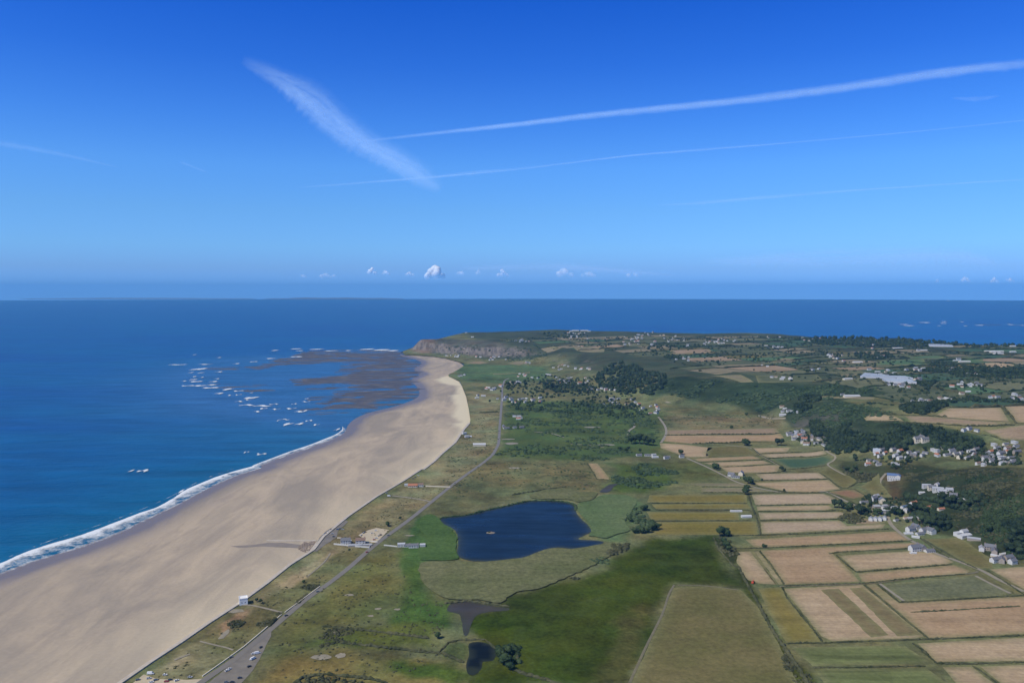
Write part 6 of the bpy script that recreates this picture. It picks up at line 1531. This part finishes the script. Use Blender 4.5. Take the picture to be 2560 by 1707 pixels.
for c, x, y, k, rz, place in [
    ('E6', 1655, 935, 'black', 70, 'parked on the wide gravel verge'), ('E6', 1565, 1070, 'van', 60, 'parked on the wide gravel verge'), ('E6', 1615, 1005, 'van', 30, 'parked on the wide gravel verge'), ('E6', 1570, 1010, 'white', 30, 'parked on the wide gravel verge'), ('E6', 1545, 1075, 'silver', 60, 'parked on the wide gravel verge'),
    ('E6', 1520, 1160, 'black', 50, 'parked at the grass edge of the verge'), ('E6', 1285, 1190, 'white', 45, 'parked low on the gravel verge'), ('E6', 1260, 1210, 'white', 45, 'parked low on the gravel verge'), ('E6', 1410, 1295, 'black', 20, 'parked near the bottom grass'), ('E6', 1250, 1345, 'grey', 10, 'parked near the bottom grass'), ('E6', 1320, 1345, 'black', 10, 'parked near the bottom grass'),
    ('E6', 825, 1285, 'silver', 0, 'at the entrance of the sandy car park'), ('E6', 360, 1245, 'van', 5, 'in the sandy car park by the sea wall'), ('E6', 530, 1258, 'white', 5, 'in the sandy car park by the sea wall'), ('E6', 590, 1318, 'black', 20, 'in the sandy car park by the sea wall'), ('E6', 668, 1325, 'white', 50, 'in the sandy car park by the sea wall'), ('E6', 340, 1300, 'silver', 20, 'in the sandy car park by the sea wall'),
    ('E6', 370, 1345, 'white', 30, 'in the sandy car park by the sea wall'), ('E6', 420, 1320, 'grey', 30, 'in the sandy car park by the sea wall'), ('E6', 545, 1338, 'red', 10, 'in the sandy car park by the sea wall'), ('E6', 210, 1318, 'grey', 30, 'in the sandy car park by the sea wall'),
    ('E6', 1308, 1052, 'grey', 40, 'driving along the coast road'), ('E6', 1955, 562, 'black', 40, 'driving along the coast road'), ('E6', 2325, 280, 'grey', 40, 'driving along the coast road'), ('E7', 742, 945, 'red', 50, 'driving along the coast road'), ('E7', 992, 748, 'grey', 45, 'turning out of the yellow yard'),
    ('E7', 235, 740, 'white', 20, 'in the car park behind the sea wall'), ('E7', 290, 705, 'white', 30, 'in the car park behind the sea wall'), ('E7', 320, 682, 'black', 30, 'in the car park behind the sea wall'), ('E7', 335, 728, 'silver', 20, 'in the car park behind the sea wall'), ('E7', 395, 677, 'blue', 20, 'in the car park behind the sea wall'), ('E7', 350, 762, 'black', 20, 'in the car park behind the sea wall'),
    ('E7', 260, 725, 'blue', 30, 'in the car park behind the sea wall'), ('E7', 455, 677, 'silver', 5, 'in the car park behind the sea wall'), ('E7', 425, 668, 'grey', 20, 'in the car park behind the sea wall'), ('E7', 675, 745, 'white', 60, 'in the yellow yard by the restaurant'), ('E7', 700, 720, 'silver', 50, 'in the yellow yard by the restaurant'), ('E7', 720, 708, 'black', 40, 'in the yellow yard by the restaurant'),
    ('E7', 845, 693, 'white', 10, 'in the yellow yard by the restaurant'), ('E7', 800, 722, 'white', 20, 'in the yellow yard by the restaurant'), ('E7', 880, 752, 'silver', 60, 'in the yellow yard by the restaurant'), ('E7', 905, 742, 'black', 60, 'in the yellow yard by the restaurant'), ('E7', 850, 780, 'white', 20, 'in the yellow yard by the restaurant'), ('E7', 825, 798, 'red', 20, 'in the yellow yard by the restaurant'),
    ('E7', 1345, 45, 'white', 10, 'behind the sea wall past the red-roofed building'), ('E7', 1310, 65, 'blue', 30, 'behind the sea wall past the red-roofed building'), ('E7', 1285, 78, 'grey', 30, 'behind the sea wall past the red-roofed building'), ('E7', 1000, 285, 'van', 10, 'alone at the seaward end of the sandy track'), ('E7', 975, 250, 'silver', 30, 'behind the sea wall north of the yard'), ('E7', 645, 835, 'white', 5, 'against the restaurant wall')]:
    car_at(c, x, y, k, rz, place)

# red tractor in the narrow bare field
def tractor():
    x, y = GP('D', (1109, 543))[0]; root = empty('tractor', (x, y, PLAIN + .2), R(60))
    tag(root, 'red tractor working alone in the narrow bare field', 'tractor')
    V = []; Fc = []; box(V, Fc, -.2, -.5, .9, 2.3, .5, 1.9); box(V, Fc, -2.0, -.9, .8, -.2, .9, 1.5); mesh('body', V, Fc, MT['tractor_red'], root)
    V = []; Fc = []; box(V, Fc, -1.7, -.8, 1.503, -.25, .8, 2.9); cb = mesh('cab', V, Fc, MT['glass'], root)
    V = []; Fc = []; box(V, Fc, -1.85, -.9, 2.903, -.15, .9, 3.05); mesh('cab_roof', V, Fc, MT['tractor_red'], root)
    for cx, cy, r_ in ((-1.3, 1.1, .95), (-1.3, -1.1, .95), (1.6, .8, .6), (1.6, -.8, .6)):
        V = []; Fc = []; k = 14
        for j in (-.25, .25):
            for i in range(k): t = 2 * math.pi * i / k; V.append((cx + r_ * math.cos(t), cy + j, r_ + r_ * math.sin(t)))
        for i in range(k): j = (i + 1) % k; Fc.append((i, j, k + j, k + i))
        Fc.append(tuple(range(k))[::-1]); Fc.append(tuple(range(k, 2 * k))); mesh('wheel', V, Fc, MT['tyre'], root)
    V = []; Fc = []; box(V, Fc, -6.2, -1.3, .7, -2.6, 1.3, 2.2); box(V, Fc, -2.6, -.1, .8, -2.0, .1, .95); mesh('trailer', V, Fc, MT['tractor_red'], root)
tractor()

# ship near the horizon
def ship():
    x, y = plane(*N('B', (2005, 207))[0], 0); root = empty('ship', (x, y, 0), R(10)); tag(root, 'tiny white ship far out on the horizon', 'ship')
    V = [(-40, -9, 0), (38, -9, 0), (60, 0, 0), (38, 9, 0), (-40, 9, 0), (-42, -10, 14), (40, -10, 14), (68, 0, 17), (40, 10, 14), (-42, 10, 14)]
    Fc = [(0, 1, 6, 5), (1, 2, 7, 6), (2, 3, 8, 7), (3, 4, 9, 8), (4, 0, 5, 9), (5, 6, 7, 8, 9)]; mesh('hull', V, Fc, MT['white'], root)
    V = []; Fc = []; box(V, Fc, -34, -7, 14, 10, 7, 30); box(V, Fc, -20, -4, 30, -8, 4, 44); mesh('superstructure', V, Fc, MT['white'], root)
ship()
flush_labels()
# prototypes never placed are removed
for d_ in (HP, CARS):
    for p in d_.values():
        if id(p) not in used_proto:
            for ch in list(p.children_recursive): bpy.data.objects.remove(ch)
            bpy.data.objects.remove(p)

# ------------------------------------------------------------------ far islands, clouds and contrails
def far_island(u0, u1, hh, seed):
    n = 80; V = []; Fc = []; Y = 34300.0
    for i in range(n):
        t = i / (n - 1); x = Y * ((u0 + (u1 - u0) * t) - 1280) / F
        z = hh * (math.sin(math.pi * t) ** .35) * (.55 + .7 * float(fbm(t * 7, 0, seed)))
        V += [(x, Y - 500, -2), (x, Y, z), (x, Y + 500, -2)]
    for i in range(n - 1):
        a = i * 3; Fc += [(a, a + 3, a + 4, a + 1), (a + 1, a + 4, a + 5, a + 2)]
    structure(mesh('distant_hills', V, Fc, MT['slate']))
far_island(60, 640, 50, 3); far_island(660, 1010, 60, 8)

def vol_mat(name, dens, col=(1, 1, 1)):
    m = bpy.data.materials.new(name); m.use_nodes = True; n, l = m.node_tree.nodes, m.node_tree.links
    n.remove(n['Principled BSDF']); v = n.new('ShaderNodeVolumePrincipled'); v.inputs['Density'].default_value = dens; v.inputs['Color'].default_value = (*col, 1); v.inputs['Anisotropy'].default_value = 0.0
    l.new(v.outputs[0], n['Material Output'].inputs['Volume']); return m
def trail(name, pts, widths, thick, op, seed, label, alt=9000.0, ragged=.35, nseg=260, K=28, asym=0.0, fibre=1.0):
    """a closed lens-shaped body of ice cloud at altitude alt: thickness falls to nothing at its edges"""
    rr = np.random.default_rng(seed)
    C = np.array(catmull(pts, 10)); W = np.interp(np.linspace(0, 1, len(C)), np.linspace(0, 1, len(widths)), widths)
    s = np.linspace(0, 1, nseg); t0 = np.linspace(0, 1, len(C)); C = np.column_stack([np.interp(s, t0, C[:, 0]), np.interp(s, t0, C[:, 1])]); W = np.interp(s, t0, W)
    V = []; top = []; 
    T = np.gradient(C, axis=0); T /= np.linalg.norm(T, axis=1)[:, None]; Nn = np.column_stack([T[:, 1], -T[:, 0]])
    V2 = []; AL = []
    for i in range(nseg):
        endf = min(1, 5 * s[i], 5 * (1 - s[i])) ** .8
        e0 = 1 + ragged * (float(fbm(s[i] * 90, 0, seed)) - .5) * 2; e1 = 1 + ragged * .6 * (float(fbm(s[i] * 60, 9, seed + 1)) - .5) * 2
        for k in range(K + 1):
            a = k / K * 2 - 1
            p = C[i] + Nn[i] * a * W[i] / 2 * (e0 if a < 0 else e1)
            x, y, = p
            st = float(fbm(s[i] * 14 + a * 2.2, a * 2.6 + s[i] * 3, seed + 3, 4)); fib = float(fbm(s[i] * 5, a * 7 - s[i] * 6, seed + 7, 3))
            q = a + asym
            AL.append(op * max(0, 1 - abs(a) ** 2.2) ** 1.3 * math.exp(-(q * q) * 1.6) * endf * min(1.3, max(.12, 1 + fibre * ((st - .5) * 1.6 + (fib - .5) * 1.8))))
            prof = max(0, 1 - a * a) * math.exp(-(q * q) * 1.4)
            th = thick * prof * endf * (.25 + 1.5 * max(0, st * .6 + fib * .6 - .12)) * (W[i] / max(widths)) ** .6
            d = ray(x, y); zb = alt
            th *= .25
            t1 = (zb + th / 2 - CAM_Z) / d[2]; t2 = (zb - th / 2 - CAM_Z) / d[2]; tm = (zb - CAM_Z) / d[2]
            X = d[0] * tm; Y = d[1] * tm
            V.append((X, Y, zb + th / 2)); V2.append((X, Y, zb - th / 2))
    W1 = K + 1; Fc = []; off = len(V)
    for i in range(nseg - 1):
        for k in range(K):
            a = i * W1 + k
            Fc.append((a, a + 1, a + W1 + 1, a + W1)); Fc.append((off + a, off + a + W1, off + a + W1 + 1, off + a + 1))
    for i in range(nseg - 1):
        for k in (0, K):
            a = i * W1 + k; q = (a, off + a, off + a + W1, a + W1); Fc.append(q if k else q[::-1])
    for k in range(K):
        a = k; Fc.append((a, off + a, off + a + 1, a + 1)); a = (nseg - 1) * W1 + k; Fc.append((a + 1, off + a + 1, off + a, a))
    bm = bmesh.new(); vs = [bm.verts.new(v) for v in V + V2]
    for f in Fc:
        try: bm.faces.new([vs[i] for i in f])
        except ValueError: pass
    bmesh.ops.recalc_face_normals(bm, faces=bm.faces); me = bpy.data.meshes.new(name); bm.to_mesh(me); bm.free()
    for p in me.polygons: p.use_smooth = True
    at = me.attributes.new('ice', 'FLOAT', 'POINT'); at.data.foreach_set('value', np.array(AL + AL, np.float32))
    return tag(link(name, me, VC), label, 'contrail' if name == 'contrail' else 'cloud')
def ice_mat():
    m = bpy.data.materials.new('ice_cloud'); m.use_nodes = True; n, l = m.node_tree.nodes, m.node_tree.links
    n.remove(n['Principled BSDF']); o = n['Material Output']
    di = n.new('ShaderNodeBsdfDiffuse'); tl = n.new('ShaderNodeBsdfTranslucent'); ad = n.new('ShaderNodeMixShader'); tp = n.new('ShaderNodeBsdfTransparent'); mx = n.new('ShaderNodeMixShader')
    di.inputs[0].default_value = (.55, .76, 1, 1); tl.inputs[0].default_value = (.55, .76, 1, 1); ad.inputs[0].default_value = .6
    l.new(di.outputs[0], ad.inputs[1]); l.new(tl.outputs[0], ad.inputs[2])
    at = n.new('ShaderNodeAttribute'); at.attribute_name = 'ice'
    t = noise_node(n, l, .0016, 5, .65, coords(n, l)); k = mr(n, l, t.outputs[0], .3, .7, .72, 1.25)
    mu = n.new('ShaderNodeMath'); mu.operation = 'MULTIPLY'; mu.use_clamp = True; l.new(at.outputs['Fac'], mu.inputs[0]); l.new(k, mu.inputs[1])
    l.new(mu.outputs[0], mx.inputs[0]); l.new(tp.outputs[0], mx.inputs[1]); l.new(ad.outputs[0], mx.inputs[2]); l.new(mx.outputs[0], o.inputs['Surface']); return m
VC = ice_mat()
trail('contrail', [(870, 358), (1100, 332), (1280, 313), (1498, 287), (1715, 266), (1933, 242), (2151, 213), (2369, 181), (2560, 160), (2620, 152)], (9, 13, 19, 24, 27, 30, 32, 33, 32), 300, .30, 11, 'long bright white contrail rising from the feathery one to the frame edge', ragged=.22, fibre=.35)
trail('contrail', [(606, 148), (690, 190), (780, 245), (850, 310), (925, 362), (1000, 402), (1060, 440), (1105, 472)], (30, 62, 108, 104, 84, 84, 74, 34), 300, .28, 22, 'broad feathery old contrail slanting down across the sky', ragged=.16, K=44, asym=.3, fibre=.5)
trail('contrail', [(740, 469), (870, 460), (1077, 443), (1170, 434), (1280, 424), (1443, 405), (1579, 389), (1770, 373), (1987, 356), (2260, 332), (2560, 302), (2640, 294)], (6, 7, 8, 13, 8, 5, 6, 8, 6, 5, 7, 7), 100, .19, 33, 'thin faint contrail crossing below the bright one', ragged=.4, fibre=2.6)
trail('contrail', [(1640, 513), (1770, 506), (1933, 492), (2080, 480), (2243, 469), (2477, 454), (2620, 448)], (6, 12, 13, 9, 6, 6, 6), 100, .14, 44, 'faint lowest contrail above the land', ragged=.4, fibre=1.5)
trail('contrail', [(-40, 352), (80, 372), (180, 392), (300, 420)], (26, 18, 12, 5), 300, 0.08, 55, 'short faint contrail at the western edge of the sky', ragged=.4)
trail('contrail', [(450, 405), (520, 432)], (10, 5), 160, 0.06, 57, 'tiny faint wisp of contrail above the sea', ragged=.4, nseg=40)
trail('wispy_cloud', [(2380, 246), (2440, 248), (2500, 240)], (6, 16, 5), 320, 0.08, 58, 'small thin wisp of high cloud under the bright contrail', ragged=.5, nseg=60)
trail('wispy_cloud', [(1750, 655), (2000, 648), (2350, 640), (2500, 660)], (16, 52, 60, 20), 260, 0.17, 60, 'broad pale veil of thin cloud low over the land', alt=5200.0, ragged=.4)
trail('wispy_cloud', [(1150, 672), (1400, 668), (1700, 690)], (8, 26, 8), 200, 0.16, 62, 'pale veil of thin cloud behind the small white clouds', alt=4200.0, ragged=.4)

def cloud_material():
    m = bpy.data.materials.new('cumulus'); m.use_nodes = True; n, l = m.node_tree.nodes, m.node_tree.links
    n.remove(n['Principled BSDF']); o = n['Material Output']
    di = n.new('ShaderNodeBsdfDiffuse'); tp = n.new('ShaderNodeBsdfTransparent'); mx = n.new('ShaderNodeMixShader'); di.inputs[0].default_value = (.9, .92, .94, 1)
    at = n.new('ShaderNodeAttribute'); at.attribute_name = 'ice'
    l.new(at.outputs['Fac'], mx.inputs[0]); l.new(tp.outputs[0], mx.inputs[1]); l.new(di.outputs[0], mx.inputs[2]); l.new(mx.outputs[0], o.inputs['Surface']); return m
CM = cloud_material()
def cumulus(u, v, w, hh, n, dens, look, dist=72000.0):
    cx = dist * (u - 1280) / F; cz_ = CAM_Z + dist * (V_INF - v) / F * 1.0; sw = w * dist / F / 2; sh = hh * dist / F
    rr = np.random.default_rng(int(u)); V = []; Fc = []; off = 0
    for i in range(n):
        a = rr.uniform(-1, 1); s = sw * rr.uniform(.25, .5) * (1 - .5 * abs(a)); zc = (1 - abs(a)) * sh * rr.uniform(.1, .75)
        vv = IV2 * (1 + (rr.random((len(IV2), 1)) - .5) * .22) * np.array((s, s, min(s, sh * .45))) + np.array((a * sw * .8, rr.uniform(-.4, .4) * sw, zc))
        V.append(vv); Fc.append(IF2 + off); off += len(vv)
    o = np_mesh('cumulus_cloud', np.concatenate(V), np.concatenate(Fc), None, smooth=True)
    o.data.materials.append(CM); at = o.data.attributes.new('ice', 'FLOAT', 'POINT')
    zz = np.concatenate(V)[:, 2]; at.data.foreach_set('value', (min(.62, dens * 950) * np.clip(.35 + zz / sh, .3, 1)).astype(np.float32)); o.location = (cx, dist, cz_)
    tag(o, look, 'cloud', 'small cumulus clouds low over the horizon')
for u, v, w, hh, n, dn, look in [(931, 684, 28, 18, 14, 6e-4, 'small rounded white cloud, third brightest over the horizon'), (965, 686, 24, 10, 9, 3e-4, 'small faint cloud touching the rounded white one'), (1024, 688, 26, 10, 8, 4e-4, 'small flat slanting cloud beside the largest one'), (1088, 692, 56, 34, 30, 8e-4, 'largest bright heaped white cloud over the horizon'),
                             (1153, 686, 26, 12, 8, 2.2e-4, 'faint double puff east of the largest cloud'), (1198, 685, 22, 12, 8, 1.8e-4, 'pale blurred puff between two brighter clouds'), (1256, 690, 34, 20, 12, 4e-4, 'white upright cloud standing alone east of the largest'), (757, 692, 22, 7, 6, 2e-4, 'faint cloud speck at the seaward end of the row'),
                             (812, 692, 32, 10, 8, 2e-4, 'faint low cloud with a ragged top'), (836, 693, 20, 8, 6, 2e-4, 'faint small puff beside the ragged cloud'), (1410, 688, 50, 16, 12, 2e-4, 'pale grey broken cloud in the middle of the horizon'), (1470, 690, 40, 12, 9, 1.6e-4, 'thin grey broken cloud following the pale grey one'), (1578, 690, 36, 10, 8, 1.5e-4, 'slight grey cloud streak over the far village'),
                             (2410, 704, 26, 14, 9, 2.6e-4, 'small white cloud low over the offshore rocks'), (2484, 706, 24, 14, 9, 3e-4, 'round white cloud inland of the one over the rocks'), (2520, 704, 22, 12, 8, 2.4e-4, 'last small cloud touching the round white one'), (2340, 706, 14, 8, 6, 1.8e-4, 'tiny cloud speck before the eastern group')]:
    cumulus(u, v, w, hh, n, dn, look)

# ------------------------------------------------------------------ haze
V = []; Fc = []; box(V, Fc, -38000, -2500, -4, 38000, 36000, 640)
hz = mesh('haze', V, Fc, vol_mat('haze_air', HAZE_DENSITY, HAZE_COLOR[:3]))
tag(hz, 'thin blue air haze over land and sea', kind='stuff')
print('houses', n_house, 'far', len(FAR_STUFF), 'hedges', hc, 'patch', npatch, 'objects', len(bpy.data.objects))
